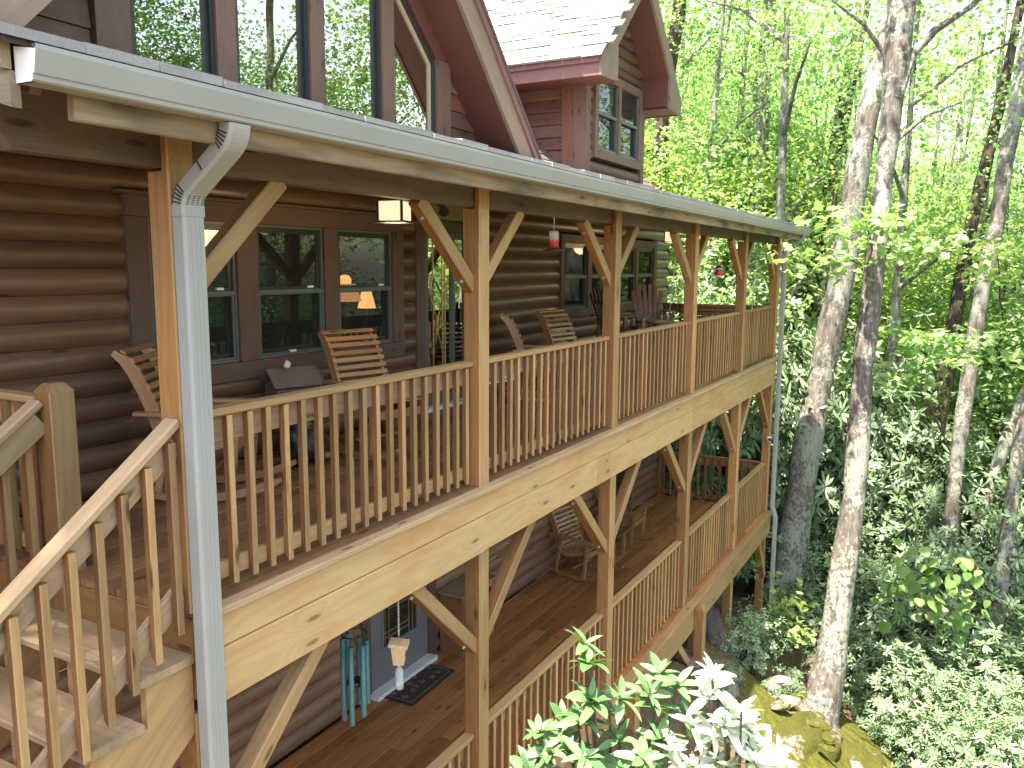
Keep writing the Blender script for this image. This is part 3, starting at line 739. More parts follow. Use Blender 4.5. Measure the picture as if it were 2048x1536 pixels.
# lower rim and beam
for a, b in ((-6.2, -2.5), (-2.497, 3.0), (3.003, 5.75), (5.753, XE)): hboard('rim_cap', a, b, -.11, .01, LZ-.042, LZ-.002, M['lowcap'])
for a, b in ((-6.2, .4), (.403, 5.7), (5.703, XE)): hboard('rim_board', a, b, -.065, .02, LZ-.43, LZ-.044, M['post'])
# posts
UZT = 2.06
for i, x in enumerate(XS):
    m = MB(); m.beam((x+PW/2, PW/2, .0), (x+PW/2, PW/2, UZT), PW, PW, .008, up=(0, 1, 0))
    m.beam((x+PW/2, .024, UZT-.0), (x+PW/2, .024, 2.32), PW, .046, .006, up=(0, 1, 0)); ppart('post', m, M['post'])
    m = MB(); m.beam((x+PW/2, PW/2, LZ), (x+PW/2, PW/2, -.512), PW, PW, .008, up=(0, 1, 0)); ppart('post', m, M['post'])
for x in (3.02, 5.68):
    g = ground_z(x, -.15)
    m = MB(); m.beam((x+.07, -.135, g-.3), (x+.07, -.135, LZ-.12), .14, .138, .008, up=(0, 1, 0))
    cz = LZ-.12; a = [(x, -.204), (x+.14, -.204), (x+.14, -.066), (x, -.066)]
    tp = [(x+.05, -.16), (x+.09, -.16), (x+.09, -.1), (x+.05, -.1)]
    m.loft([[(p[0], p[1], cz) for p in a], [(p[0], p[1], cz+.075) for p in tp]]); ppart('post', m, M['post'])
for x in (10.57, 8.05, -2.653):
    g = ground_z(x, .07)
    m = MB(); m.beam((x+PW/2, PW/2, g-.3), (x+PW/2, PW/2, LZ-.434), PW, PW, .008, up=(0, 1, 0)); ppart('post', m, M['post'])
# braces with bolts
def brace(xp, zlow, dx, ztop, d=.1, yb=(.051, .139)):
    m = MB(); yc = sum(yb)/2
    p0 = Vector((xp, yc, zlow)); p1 = Vector((xp+dx, yc, ztop)); dd = (p1-p0).normalized()
    m.beam(p0, p1, yb[1]-yb[0], d, .007, up=(-dd.z, 0, dd.x), ext0=.05, ext1=.04)
    b = ppart('brace', m, M['post'] if random.random() > .3 else M['rail'])
    up = Vector((-dd.z, 0, dd.x)); up = up if up.z < 0 else -up
    for q in (p0+dd*.09, p1-dd*.09):
        bm_ = MB(); c = q+up*(d/2); bm_.tube([c, c+up*.008], .02, 10); bm_.tube([c+up*.008, c+up*.018], .011, 6); part('bolt', bm_, M['bolt'], b)
for i, x in enumerate(XS):
    if i > 0: brace(x+.0, 1.52, -.62, 2.06)
    if i < 5: brace(x+PW, 1.52, .58, 2.06)
    if i > 0: brace(x+.0, -1.28, -.80, -.515, yb=(.03, .139))
    if i < 5: brace(x+PW, -1.28, .82, -.515, yb=(.03, .139))
for xp, dx in ((5.75, .55), (5.75, -.62), (3.09, .55), (3.09, -.6), (10.57, -.6)):
    m = MB(); p0 = Vector((xp, .02, -4.0 if xp < 10 else -4.25)); p1 = Vector((xp+dx, .02, LZ-.45)); dd = (p1-p0).normalized()
    m.beam(p0, p1, .13, .11, .007, up=(-dd.z, 0, dd.x)); ppart('brace', m, M['post'])
# railings
def baluster_mesh(h):
    m = MB(); s_ = .037; c = .004
    sec = [(-s_/2+c, -s_/2), (s_/2-c, -s_/2), (s_/2, -s_/2+c), (s_/2, s_/2), (-s_/2, s_/2), (-s_/2, -s_/2+c)]
    m.loft([[(x, y, 0.0 if y < 0 else -.0+.035) for x, y in sec][:], [(x, y, h) for x, y in sec]]); m.f = m.f
    return m.mesh('baluster', M['baluster'])
BM = baluster_mesh(.875)
def railing(xa, xb, z, n, warm=None):
    m = MB(); m.beam((xa, .10, z+.93), (xb, .10, z+.93), .092, .04, .007); rl_ = ppart('railing', m, M['rail'])
    m = MB(); m.beam((xa, .117, z+.84), (xb, .117, z+.84), .038, .136, .004); part('sub_rail', m, M['subrail'], rl_)
    m = MB(); m.beam((xa, .117, z+.105), (xb, .117, z+.105), .038, .088, .004); part('bottom_rail', m, M['rail'], rl_)
    st = (xb-xa)/n
    for k in range(n):
        o = link('baluster', BM, rl_, (xa+st*(k+.5)+random.uniform(-.004, .004), .0785, z+.032+random.uniform(-.004, .004)), (random.uniform(-.003, .003), random.uniform(-.004, .004), 0))
    return rl_
for i in range(5):
    railing(XS[i]+PW+.002, XS[i+1]-.002, 0.0, 19)
    railing(XS[i]+PW+.002, XS[i+1]-.002, LZ, 19)
railing(-5.2, XS[0]-.002, LZ, 18)
def end_railing(x, z, ya, yb, n, mat, sgn=1):
    m = MB(); m.beam((x, ya, z+.93), (x, yb, z+.93), .092, .04, .007); rl_ = ppart('railing', m, mat)
    m = MB(); m.beam((x+.017*sgn, ya, z+.84), (x+.017*sgn, yb, z+.84), .038, .136, .004); part('sub_rail', m, mat, rl_)
    m = MB(); m.beam((x+.017*sgn, ya, z+.105), (x+.017*sgn, yb, z+.105), .038, .088, .004); part('bottom_rail', m, mat, rl_)
    st = (yb-ya)/n
    for k in range(n): link('baluster', BM, rl_, (x-.021*sgn, ya+st*(k+.5), z+.032), (0, 0, math.pi/2))
    return rl_
end_railing(10.64, LZ, .145, 2.14, 14, M['post'])
m = MB(); m.beam((10.64, 2.17, LZ), (10.64, 2.17, LZ+.9), .06, .09, .005, up=(0, 1, 0)); ppart('rail_end_post', m, M['post'])
end_railing(10.64, 0, .145, 2.2, 14, M['chair2'])  # darker wood puts the shade at the porch end into the rail colour
end_railing(-2.585, 0, 1.155, 2.2, 8, M['rail'], 1)
# header beam, fascia, ceiling
for a, b in ((-3.42, .0), (.003, 2.71), (2.713, 5.44), (5.443, 8.15), (8.153, XE+.1)):
    m = MB()
    if a < -3:
        p = [(-3.42, 2.26), (-3.3, 2.075), (b, 2.075), (b, 2.31), (-3.42, 2.31)]
        m.loft([[(x, .05, z) for x, z in p], [(x, .14, z) for x, z in p]]); m.uv = [(m.v[i][0], m.v[i][2]+m.v[i][1]) for f in m.f for i in f]
    else: m.beam((a, .095, 2.193), (b, .095, 2.193), .09, .235, .006)
    ppart('header_beam', m, M['header'])
for a, b in ((-3.3, 1.3), (1.303, 6.1), (6.103, 11.02)): hboard('fascia_board', a, b, -.335, -.297, 2.15, 2.36, M['fascia'])
RZ = lambda y: 2.372+.27*(y+.42)
m = MB(); 
for i in range(25): m.beam((-3.4+.6*i, -.29, RZ(-.29)-.12), (-3.4+.6*i, D, RZ(D)-.12), .04, .13, .004)
pr_ = ppart('porch_roof', m, M['header'])
y = -.29; 
while y < D-.05:
    m = MB(); y1 = min(y+.19, D-.05)
    m.loft([[(-3.5, y, RZ(y)-.055), (-3.5, y1-.004, RZ(y1)-.055), (-3.5, y1-.004, RZ(y1)-.03), (-3.5, y, RZ(y)-.03)], [(11.0, y, RZ(y)-.055), (11.0, y1-.004, RZ(y1)-.055), (11.0, y1-.004, RZ(y1)-.03), (11.0, y, RZ(y)-.03)]])
    part('sheathing_board', m, M['header'], pr_); y = y1
m = MB(); m.loft([[(-3.56, -.40, RZ(-.40)-.03), (-3.56, D, RZ(D)-.03), (-3.56, D, RZ(D)), (-3.56, -.40, RZ(-.40))], [(11.08, -.40, RZ(-.40)-.03), (11.08, D, RZ(D)-.03), (11.08, D, RZ(D)), (11.08, -.40, RZ(-.40))]]); part('roof_felt', m, M['shingledark'], pr_)
sm = MB(); random.seed(5)
for k in range(20):
    yy = -.425+k*.138; x = -3.6-.1*(k % 3)
    while x < 11.1:
        a = max(x, -3.6); b = min(x+.297, 11.12); jy = random.uniform(-.008, .008); h = random.uniform(.010, .024)+(.008 if k == 0 else 0)
        z0 = RZ(yy+jy); z1 = RZ(yy+.16)
        c = [(a, yy+jy, z0-.006), (b, yy+jy, z0-.006), (b, yy+.16, z1-.002), (a, yy+.16, z1-.002), (a, yy+jy, z0+h), (b, yy+jy, z0+h), (b, yy+.16, z1+.006), (a, yy+.16, z1+.006)]
        for f in ((4, 5, 6, 7), (0, 1, 5, 4), (1, 2, 6, 5), (3, 0, 4, 7)): sm.quad([c[q] for q in f], [(0, 0)]*4)
        x += .3
part('shingle_field', sm, M['shingle'], pr_, kind='stuff')
# left rake boards of the shed roof (two courses)
for o0, o1, xx in ((-.115, .0, -3.545), (-.235, -.118, -3.52)):
    m = MB(); m.loft([[(xx, -.335, RZ(-.335)+o0), (xx, D, RZ(D)+o0), (xx, D, RZ(D)+o1), (xx, -.335, RZ(-.335)+o1)], [(xx+.035, -.335, RZ(-.335)+o0), (xx+.035, D, RZ(D)+o0), (xx+.035, D, RZ(D)+o1), (xx+.035, -.335, RZ(-.335)+o1)]])
    m.uv = [(m.v[i][1], m.v[i][2]+m.v[i][0]) for f in m.f for i in f]; ppart('rake_board', m, M['fascia'])
# gutter (K profile) and downspouts
gp = [(-.337, 2.355), (-.337, 2.237), (-.422, 2.237), (-.430, 2.243), (-.431, 2.258), (-.438, 2.262), (-.455, 2.335), (-.455, 2.352), (-.437, 2.352), (-.437, 2.345), (-.448, 2.343), (-.432, 2.268), (-.425, 2.26), (-.42, 2.243), (-.343, 2.243), (-.343, 2.355)]
m = MB()
n = len(gp)
for k in range(n):
    k2 = (k+1) % n
    m.quad([(-3.5, *gp[k]), (11.1, *gp[k]), (11.1, *gp[k2]), (-3.5, *gp[k2])], [(0, 0)]*4)
gut = ppart('gutter', m, M['gutter'])
for x in (-3.5, 11.1):
    m = MB(); pp = [gp[i] for i in range(0, 7)]; e = .012 if x < 0 else -.012
    m.loft([[(x, *p) for p in pp], [(x+e, *p) for p in pp]]); part('end_cap', m, M['white'] if x < 0 else M['gutter'], gut)
def rect_path(m, path, wx, wd, c=.012):
    """rectangular pipe; path of (x,y,z), width along x"""
    path = [Vector(p) for p in path]; rings = []
    for i, p in enumerate(path):
        d = (path[min(i+1, len(path)-1)]-path[max(i-1, 0)]).normalized()
        r = Vector((1, 0, 0)); r = (r-d*r.dot(d)).normalized(); q = d.cross(r)
        a, b = wx/2, wd/2
        sec = [(-a+c, -b), (a-c, -b), (a, -b+c), (a, b-c), (a-c, b), (-a+c, b), (-a, b-c), (-a, -b+c)]
        rings.append([p+r*x+q*y for x, y in sec])
    m.loft(rings)
XD = -2.615
def elbow(xc, ya, za, yb, zb, n=7, rb=.115, A=math.radians(55)):
    """S-bend from the outlet down to the wall pipe"""
    pts = []; P0 = Vector((0, ya, za)); d = Vector((0, yb-ya, zb-za)); L = d.length
    for i in range(n+1):
        t_ = i/n*A; pts.append((xc, ya+rb*(1-math.cos(t_)), za-rb*math.sin(t_)))
    ye, ze = pts[-1][1], pts[-1][2]
    for i in range(n+1):
        t_ = (1-i/n)*A; pts.append((xc, yb-rb*(1-math.cos(t_)), zb+rb*math.sin(t_)))
    return pts
ep = elbow(XD, -.385, 2.235, -.075, 1.895)
m = MB(); rect_path(m, [(XD, -.075, 1.895)]+[(XD, -.075, z) for z in (1.0, 0, -1.2, -2.6)], .118, .08); ds = ppart('downspout', m, M['gutter'], 'wide pale downspout on the near corner post')
m = MB(); rect_path(m, ep, .118, .08); part('elbow', m, M['gutter'], ds)
m = MB()
for (i0, i1) in ((2, 8), (9, 15)):
    for i in range(i0, i1):
        p = Vector(ep[i]); q = Vector(ep[min(i+1, len(ep)-1)]); d = (q-p).normalized() if (q-p).length > 1e-6 else Vector((0, 0, -1)); c_ = (p+q)/2
        m.beam(c_+Vector((-.0605, 0, 0))-Vector((0, d.z, -d.y))*.03, c_+Vector((-.0605, 0, 0))+Vector((0, d.z, -d.y))*.02, .005, .006, 0)
        m.beam(c_+Vector((.0605, 0, 0))-Vector((0, d.z, -d.y))*.03, c_+Vector((.0605, 0, 0))+Vector((0, d.z, -d.y))*.02, .005, .006, 0)
for i in range(9, 14):
    p = Vector(ep[i]); q = Vector(ep[min(i+1, len(ep)-1)]); d = (q-p).normalized(); c_ = (p+q)/2; nn = Vector((0, d.z, -d.y)); nn = nn if nn.y < 0 else -nn
    for k in range(4): m.beam(c_+nn*.0405+Vector((-.045+.026*k, 0, 0)), c_+nn*.0405+Vector((-.033+.026*k, 0, 0)), .004, .003, 0)
part('crimp', m, M['dark_metal'], ds)
m = MB(); rect_path(m, [(XD, -.075, 1.91), (XD, -.075, 1.86)], .128, .086); part('sleeve', m, M['gutter'], ds)
m = MB()
for yy in (-.10, -.085, -.065, -.05): m.box(XD-.0605, XD-.0595, yy, yy+.007, -2.6, 1.9)
for xx in (-.025, .0, .022): m.box(XD+xx, XD+xx+.006, -.1165, -.1155, -2.6, 1.9)
part('rib', m, M['gutter'], ds)
XD2 = 10.63
ep = elbow(XD2+.1, -.385, 2.235, -.085, 1.96)
m = MB(); rect_path(m, [(XD2+.1, -.085, 1.96)]+[(XD2+.1, -.085, z) for z in (0, -2.9)]+[(XD2+.1, -.15, -3.12), (XD2+.1, -.15, -5.4)], .11, .075); ds = ppart('downspout', m, M['gutter'], 'grey downspout on the far corner post')
m = MB(); rect_path(m, ep, .105, .072); part('elbow', m, M['gutter'], ds)

# ------------------------------------------------------------------ staircase
st_ = thing('staircase', 'open-riser wooden staircase running down from the upper deck beside the downspout', 'staircase', (-3.5, .55, -2.5))
SO = (3.5, -.55, 2.5)
def spart(name, mb, mat, label=None): return part(name, mb, mat, st_, label, loc=SO)
RI, RU = .208, .288
for k in range(1, 12):
    z = -RI*k; x1 = -2.655-RU*(k-1)
    m = MB(); m.beam((x1-.14, .0, z-.02), (x1-.14, 1.17, z-.02), .30, .04, .006); spart('tread', m, M['tread'])
for yy in (.035, .58, 1.12):
    pts = [(-2.648, -RI-.042)]
    top = []
    for k in range(1, 12):
        z = -RI*k-.042; x1 = -2.65-RU*(k-1)
        top += [(x1, z), (x1-RU+.03, z), (x1-RU+.03, z-RI)]
    bot = [(-2.65-RU*11+.03, -RI*12-.25), (-2.648, -RI-.44)]
    m = MB(); 
    # triangulate as a strip of quads under each step
    for k in range(1, 12):
        z = -RI*k-.042; xa = -2.65-RU*(k-1)+(.03 if k > 1 else 0); xb = -2.65-RU*k+.03
        lo = lambda x: -RI-.40+(x+2.648)*(RI/RU)
        p = [(xa, z), (xa, lo(xa)), (xb, lo(xb)), (xb, z)]
        m.loft([[(x, yy-.02, q) for x, q in p], [(x, yy+.02, q) for x, q in p]])
        c0 = len(m.uv)-24; vi = [i for f in m.f[-6:] for i in f]
        for q, i in enumerate(vi): m.uv[c0+q] = (m.v[i][0]*.81+m.v[i][2]*.585, -m.v[i][0]*.585+m.v[i][2]*.81+m.v[i][1])
    spart('stringer', m, M['rail'])
sd = Vector((-RU, 0, -RI)).normalized()
def stair_rail(yy, ysub, p0z, n, nm):
    a = Vector((-2.66, yy, p0z)); b = a+sd*3.6
    m = MB(); m.beam(a, b, .092, .042, .008); h = spart('handrail', m, M['cap'])
    a2 = Vector((-2.66, ysub, p0z-.10)); m = MB(); m.beam(a2, a2+sd*3.6, .038, .125, .005); part('sub_rail', m, M['tread'], h)
    a3 = Vector((-2.66, ysub, p0z-.835)); m = MB(); m.beam(a3, a3+sd*3.6, .038, .115, .005); part('bottom_rail', m, M['tread'], h)
    for k in range(n):
        x = -2.715-.126*k; zz = p0z-.02+(x+2.66)*(RI/RU)
        mm = baluster_mesh(.92) if k == 0 else stair_rail.me
        stair_rail.me = mm
        link('baluster', mm, h, (x, yy-.037 if yy < .5 else yy+.03, zz-.945), (0, 0, 0 if yy < .5 else math.pi))
stair_rail(.045, .06, .93, 26, '')
stair_rail(1.10, 1.085, .93, 26, '')
# newel with a chamfered cap
m = MB(); x, y, z1 = -2.65, 1.0, .985
m.beam((x+.07, y+.07, -.5), (x+.07, y+.07, z1), .14, .14, .006, up=(0, 1, 0))
m.loft([[(x, y, z1), (x+.14, y, z1), (x+.14, y+.14, z1), (x, y+.14, z1)], [(x+.035, y+.035, z1+.045), (x+.105, y+.035, z1+.045), (x+.105, y+.105, z1+.045), (x+.035, y+.105, z1+.045)]])
spart('newel_post', m, M['post'])

# ------------------------------------------------------------------ rocking chairs
def make_rocker(label, group, wide=.56):
    t = thing('rocking_chair', label, 'rocking chair', group=group)
    C_ = M['chair']; hw = wide/2
    line = [(.27, .455), (.20, .445), (.08, .415), (-.06, .385), (-.17, .375), (-.235, .42), (-.275, .52), (-.32, .66), (-.375, .80), (-.43, .92), (-.485, 1.0), (-.56, 1.055)]
    wid = [.05, .07, .085, .09, .105, .11, .095, .085, .085, .085, .075, .04]
    for s in (-1, 1):
        m = MB(); y = s*(hw-.03); m.ribbon(line, wid, y-.014, y+.014); part('side_rail', m, C_, t)
    # slats sit on the inner face of the side rails
    def along(dist):
        acc = 0
        for (a, b) in zip(line[:-1], line[1:]):
            L = math.hypot(b[0]-a[0], b[1]-a[1])
            if acc+L >= dist:
                f = (dist-acc)/L; dx, dz = (b[0]-a[0])/L, (b[1]-a[1])/L
                return a[0]+dx*L*f, a[1]+dz*L*f, dx, dz
            acc += L
        return line[-1][0], line[-1][1], 0, 1
    tot = sum(math.hypot(b[0]-a[0], b[1]-a[1]) for a, b in zip(line[:-1], line[1:]))
    d = .015; k = 0
    bm_, sm_ = None, None
    while d < tot+.005:
        x, z, dx, dz = along(min(d, tot)); nx, nz = dz, -dx
        if nz < 0 and abs(dx) > .5: nx, nz = -nx, -nz
        if abs(dz) > .5: nx, nz = abs(dz), (abs(dx) if dx < 0 else -dx)
        seat = d < .50
        off = .05
        nm = 'seat_slat' if seat else 'back_slat'
        m = MB(); c = Vector((x+nx*off, 0, z+nz*off)); m.beam(c+Vector((0, -hw+.0, 0)), c+Vector((0, hw-.0, 0)), .042, .018, .004, up=(nx, 0, nz))
        part(nm, m, C_, t); d += .058 if seat else .066; k += 1
    for s in (-1, 1):
        y = s*(hw+.012)
        m = MB(); m.beam((.255, y, .62), (.20, y, .075), .05, .03, .004, up=(0, 1, 0)); part('leg', m, C_, t)
        m = MB(); m.beam((-.20, y, .60), (-.30, y, .09), .05, .03, .004, up=(0, 1, 0)); part('leg', m, C_, t)
        m = MB(); m.ribbon([(-.42, .645), (-.2, .64), (.1, .635), (.30, .625), (.36, .61)], [.024]*5, y-.045+s*.012, y+.045+s*.012); part('armrest', m, C_, t)
        n = 14; m = MB(); m.ribbon([(-.58+1.12*i/n, .033+.20*((-.58+1.12*i/n)+.04)**2*1.9) for i in range(n+1)], [.03]+[.055]*(n-1)+[.03], s*(hw-.015)-.018, s*(hw-.015)+.018); part('rocker', m, C_, t)
    m = MB(); m.beam((.235, -hw, .40), (.235, hw, .40), .022, .075, .004); part('apron', m, C_, t)
    m = MB(); m.beam((-.02, -hw+.02, .17), (-.02, hw-.02, .17), .05, .022, .004); part('stretcher', m, C_, t)
    m = MB()
    for s in (-1, 1):
        for p in ((.2, .11), (-.285, .13), (.225, .4), (-.22, .44)): m.tube([(p[0], s*(hw+.024), p[1]), (p[0], s*(hw+.032), p[1])], .011, 6)
    part('bolt_head', m, M['bolt'], t)
    return t
GR = 'slatted wooden rocking chairs on the porch'
R = math.radians
rk = make_rocker('slatted rocking chair under the first window, behind the near downspout and the log-cabin birdhouse', GR)
rk.location = (-1.1, 1.60, 0); rk.rotation_euler.z = R(-57)
def rocker_at(x, y, z, a, label):
    c = copy_tree(rk); c.location = (x, y, z); c.rotation_euler.z = R(a); c['label'] = label; return c
rocker_at(.50, 1.30, 0, -104, 'slatted rocking chair with pale sunlit back slats below the lit-lamp window')
rocker_at(3.98, 1.45, 0, -60, 'rocking chair seen edge-on past the upper door, left of another rocker')
rocker_at(4.72, 1.30, 0, -100, 'upper rocking chair with golden slats facing the rail below the far windows')
rocker_at(5.86, 1.72, LZ, -99, 'lower deck rocking chair with its back against the log wall, nearest the wooden cabinet')
rocker_at(7.55, 1.70, LZ, -89, 'lower deck rocking chair farthest along, half hidden by a porch post')

# side table between the lower rockers
t = thing('side_table', 'low slatted side table between the two lower rocking chairs', 'table', (6.75, 1.7, LZ))
for k in range(7):
    m = MB(); m.beam((-.27, -.24+.08*k, .43), (.27, -.24+.08*k, .43), .066, .02, .004); part('top_slat', m, M['chair2'], t)
for sx in (-1, 1):
    for sy in (-1, 1):
        m = MB(); m.beam((sx*.22, sy*.2, 0), (sx*.22, sy*.2, .42), .05, .05, .004, up=(0, 1, 0)); part('leg', m, M['chair'], t)
m = MB(); m.beam((-.22, 0, .38), (.22, 0, .38), .03, .06, .003); part('apron', m, M['chair'], t)

# ------------------------------------------------------------------ tall fan-back chairs and table at the far end
def fan_chair(label):
    t = thing('fan_back_chair', label, 'chair', group='tall fan-back porch chairs'); c2 = M['chair2']
    for k in range(6):
        a = (k-2.5); top = 1.36-.018*a*a; m = MB()
        m.beam((-.20, a*.073, .66), (-.40, a*.098, top), .068, .02, .006, up=(1, 0, .3)); part('back_slat', m, c2, t)
    for zz, w_, x in ((.84, .46, -.262), (1.12, .5, -.345)):
        m = MB(); m.beam((x-.02, -w_/2, zz), (x-.02, w_/2, zz), .02, .06, .004); part('back_rail', m, c2, t)
    for k in range(6):
        m = MB(); m.beam((.26-.085*k, -.26, .68-.008*k), (.26-.085*k, .26, .68-.008*k), .075, .02, .004); part('seat_slat', m, c2, t)
    for s in (-1, 1):
        m = MB(); m.beam((.24, s*.28, 0), (.24, s*.28, .9), .06, .04, .004, up=(0, 1, 0)); part('leg', m, c2, t)
        m = MB(); m.beam((-.30, s*.28, 0), (-.2, s*.28, .9), .06, .04, .004, up=(0, 1, 0)); part('leg', m, c2, t)
        m = MB(); m.beam((-.34, s*.29, .91), (.34, s*.29, .93), .11, .024, .006); part('armrest', m, c2, t)
        m = MB(); m.beam((.24, s*.28, .64), (-.27, s*.28, .62), .03, .07, .004); part('seat_rail', m, c2, t)
    m = MB(); m.beam((.25, -.28, .28), (.25, .28, .28), .03, .06, .004); part('foot_rail', m, c2, t)
    return t
fc = fan_chair('tall fan-back chair facing along the porch, right of the third upper post'); fc.location = (8.12, 1.55, 0); fc.rotation_euler.z = R(-148)
c = copy_tree(fc); c.location = (6.72, 1.55, 0); c.rotation_euler.z = R(-40); c['label'] = 'tall fan-back chair seen sideways, mostly hidden behind the third upper post'
t = thing('bar_table', 'small round high table beside the fan-back chairs', 'table', (7.42, 1.2, 0))
m = MB(); m.lathe([(.0, .80), (.33, .80), (.335, .79), (.335, .775), (.0, .775)], 24); part('table_top', m, M['chair2'], t)
for k in range(4):
    a = k*math.pi/2+.6; m = MB(); m.beam((.12*math.cos(a), .12*math.sin(a), .775), (.26*math.cos(a), .26*math.sin(a), 0), .05, .03, .004, up=(0, 0.3, 1)); part('leg', m, M['chair2'], t)
# slatted porch swing at the end rail
t = thing('porch_swing', 'dark slatted porch swing hung on chains by the far end rail', 'porch swing', (9.75, .95, .42))
for k in range(8):
    m = MB(); m.beam((-.30+.075*k, -.72, .0), (-.30+.075*k, .72, .0), .06, .02, .004); part('seat_slat', m, M['chair2'], t)
for k in range(7):
    m = MB(); m.beam((.30+.022*k, -.72, .07+.075*k), (.30+.022*k, .72, .07+.075*k), .02, .058, .004, up=(.28, 0, 1)); part('back_slat', m, M['chair2'], t)
for s in (-1, 1):
    m = MB(); m.beam((.28, s*.6, -.03), (.47, s*.6, .62), .05, .04, .004, up=(0, 1, 0)); part('back_support', m, M['chair2'], t)
    m = MB(); m.beam((-.33, s*.6, -.035), (.33, s*.6, -.035), .05, .05, .004); part('seat_beam', m, M['chair2'], t)
    m = MB(); m.beam((-.32, s*.68, 0), (-.32, s*.68, .27), .05, .05, .004, up=(0, 1, 0)); part('arm_post', m, M['chair2'], t)
    m = MB(); m.beam((-.36, s*.68, .28), (.4, s*.68, .30), .08, .022, .004); part('armrest', m, M['chair2'], t)
    m = MB()
    for (x0, ) in ((-.32,), (.36,)): m.tube([(x0, s*.74, 0), (0.02, s*.74, 1.4), (0.02, s*.74, 1.95)], .006, 5)
    part('chain', m, M['bolt'], t)

# ------------------------------------------------------------------ carved bear, birdhouse, stump, welcome sign
def blob(name, centres, mat, parent=None, sub_=2):
    """one continuous carved body grown from overlapping balls"""
    mb = bpy.data.metaballs.new(name); mb.resolution = .028; mb.threshold = .35
    for (x, y, z, r) in centres:
        e = mb.elements.new(); e.co = (x, y, z); e.radius = r*1.55
    o = bpy.data.objects.new(name+'_tmp', mb); COL.objects.link(o)
    dg = bpy.context.evaluated_depsgraph_get(); me = bpy.data.meshes.new_from_object(o.evaluated_get(dg))
    bpy.data.objects.remove(o); bpy.data.metaballs.remove(mb)
    me.name = name; me.materials.clear(); me.materials.append(mat)
    me.polygons.foreach_set('use_smooth', [True]*len(me.polygons))
    return me
bt = thing('bear_carving', 'dark carved wooden bear sitting on the deck behind the balusters', 'statue', (-.08, 1.72, 0), R(-105))
body = [(0, 0, .11, .12), (-.01, 0, .20, .105), (0, 0, .27, .085), (.03, 0, .36, .075), (.09, 0, .345, .04)]
for s in (-1, 1):
    body += [(.08, s*.095, .07, .062), (.15, s*.10, .06, .055), (.20, s*.105, .075, .05), (.05, s*.10, .24, .05), (.10, s*.085, .17, .042), (.14, s*.06, .12, .038), (.0, s*.065, .425, .028)]
link('bear_body', blob('bear_body', body, M['bear']), bt)
link('muzzle', blob('muzzle', [(.115, 0, .335, .036), (.14, 0, .328, .026)], M['bearlight']), bt)
for s in (-1, 1):
    link('foot_pad', blob('foot_pad', [(.235, s*.105, .075, .03), (.237, s*.105, .09, .026)], M['bearlight']), bt)
m = MB(); m.lathe([(.0, -.012), (.012, -.006), (.012, .006), (0, .012)], 8, .168, 0, .338); part('nose', m, M['black'], bt)
m = MB()
for s in (-1, 1): m.lathe([(.0, -.008), (.009, 0), (0, .008)], 8, .098, s*.03, .385)
part('eye', m, M['black'], bt)

# log stand with the birdhouse
t = thing('log_stand', 'short log stump stand holding the cabin birdhouse', 'stand', (.12, 1.98, 0))
m = MB(); m.lathe([(.0, 0), (.15, 0), (.145, .2), (.15, .45), (.14, .455), (0, .455)], 16); part('stump', m, M['log'], t)
t = thing('birdhouse', 'small log-cabin birdhouse with brown pitched roof and pale stone on top', 'birdhouse', (.12, 1.98, .456), R(-20))
m = MB(); m.box(-.19, .19, -.13, .13, 0, .02); part('base', m, M['greyroof'], t)
for k in range(5):
    for s in (-1, 1):
        m = MB(); m.tube([(-.2, s*.105, .04+.03*k), (.2, s*.105, .04+.03*k)], .0155, 7); part('log', m, M['greyroof'], t)
        m = MB(); m.tube([(s*.155, -.13, .055+.03*k), (s*.155, .13, .055+.03*k)], .0155, 7); part('log', m, M['greyroof'], t)
for s in (-1, 1):
    m = MB(); m.loft([[(s*.165, -.11, .19), (s*.165, .11, .19), (s*.165, 0, .285)], [(s*.15, -.11, .19), (s*.15, .11, .19), (s*.15, 0, .285)]]); part('gable_end', m, M['greyroof'], t)
    m = MB(); m.loft([[(-.24, s*.165, .165), (.24, s*.165, .165), (.24, 0, .305), (-.24, 0, .305)], [(-.24, s*.165, .178), (.24, s*.165, .178), (.24, 0, .318), (-.24, 0, .318)]]); part('roof_panel', m, M['greyroof'], t)
m = MB(); m.box(-.03, .04, -.124, -.10, .03, .13); part('doorway', m, M['black'], t)
t = tag(link('quartz_stone', blob('quartz_stone', [(0, 0, .03, .03), (.03, .01, .045, .022), (-.02, -.01, .05, .02), (.01, .02, .06, .018)], M['crystal'])), 'white rough quartz lump on the birdhouse roof', 'stone'); t.location = (.05, 1.97, .765)

t = thing('log_slice', 'round grey-topped log slice stool behind the sunlit rocking chair', 'stool', (1.45, 1.86, 0))
m = MB(); m.lathe([(0, 0), (.2, 0), (.19, .1), (.2, .19)], 18); part('bark', m, M['log'], t)
m = MB(); m.lathe([(.198, .191), (.19, .205), (0, .207)], 18); part('cut_face', m, M['slab'], t)

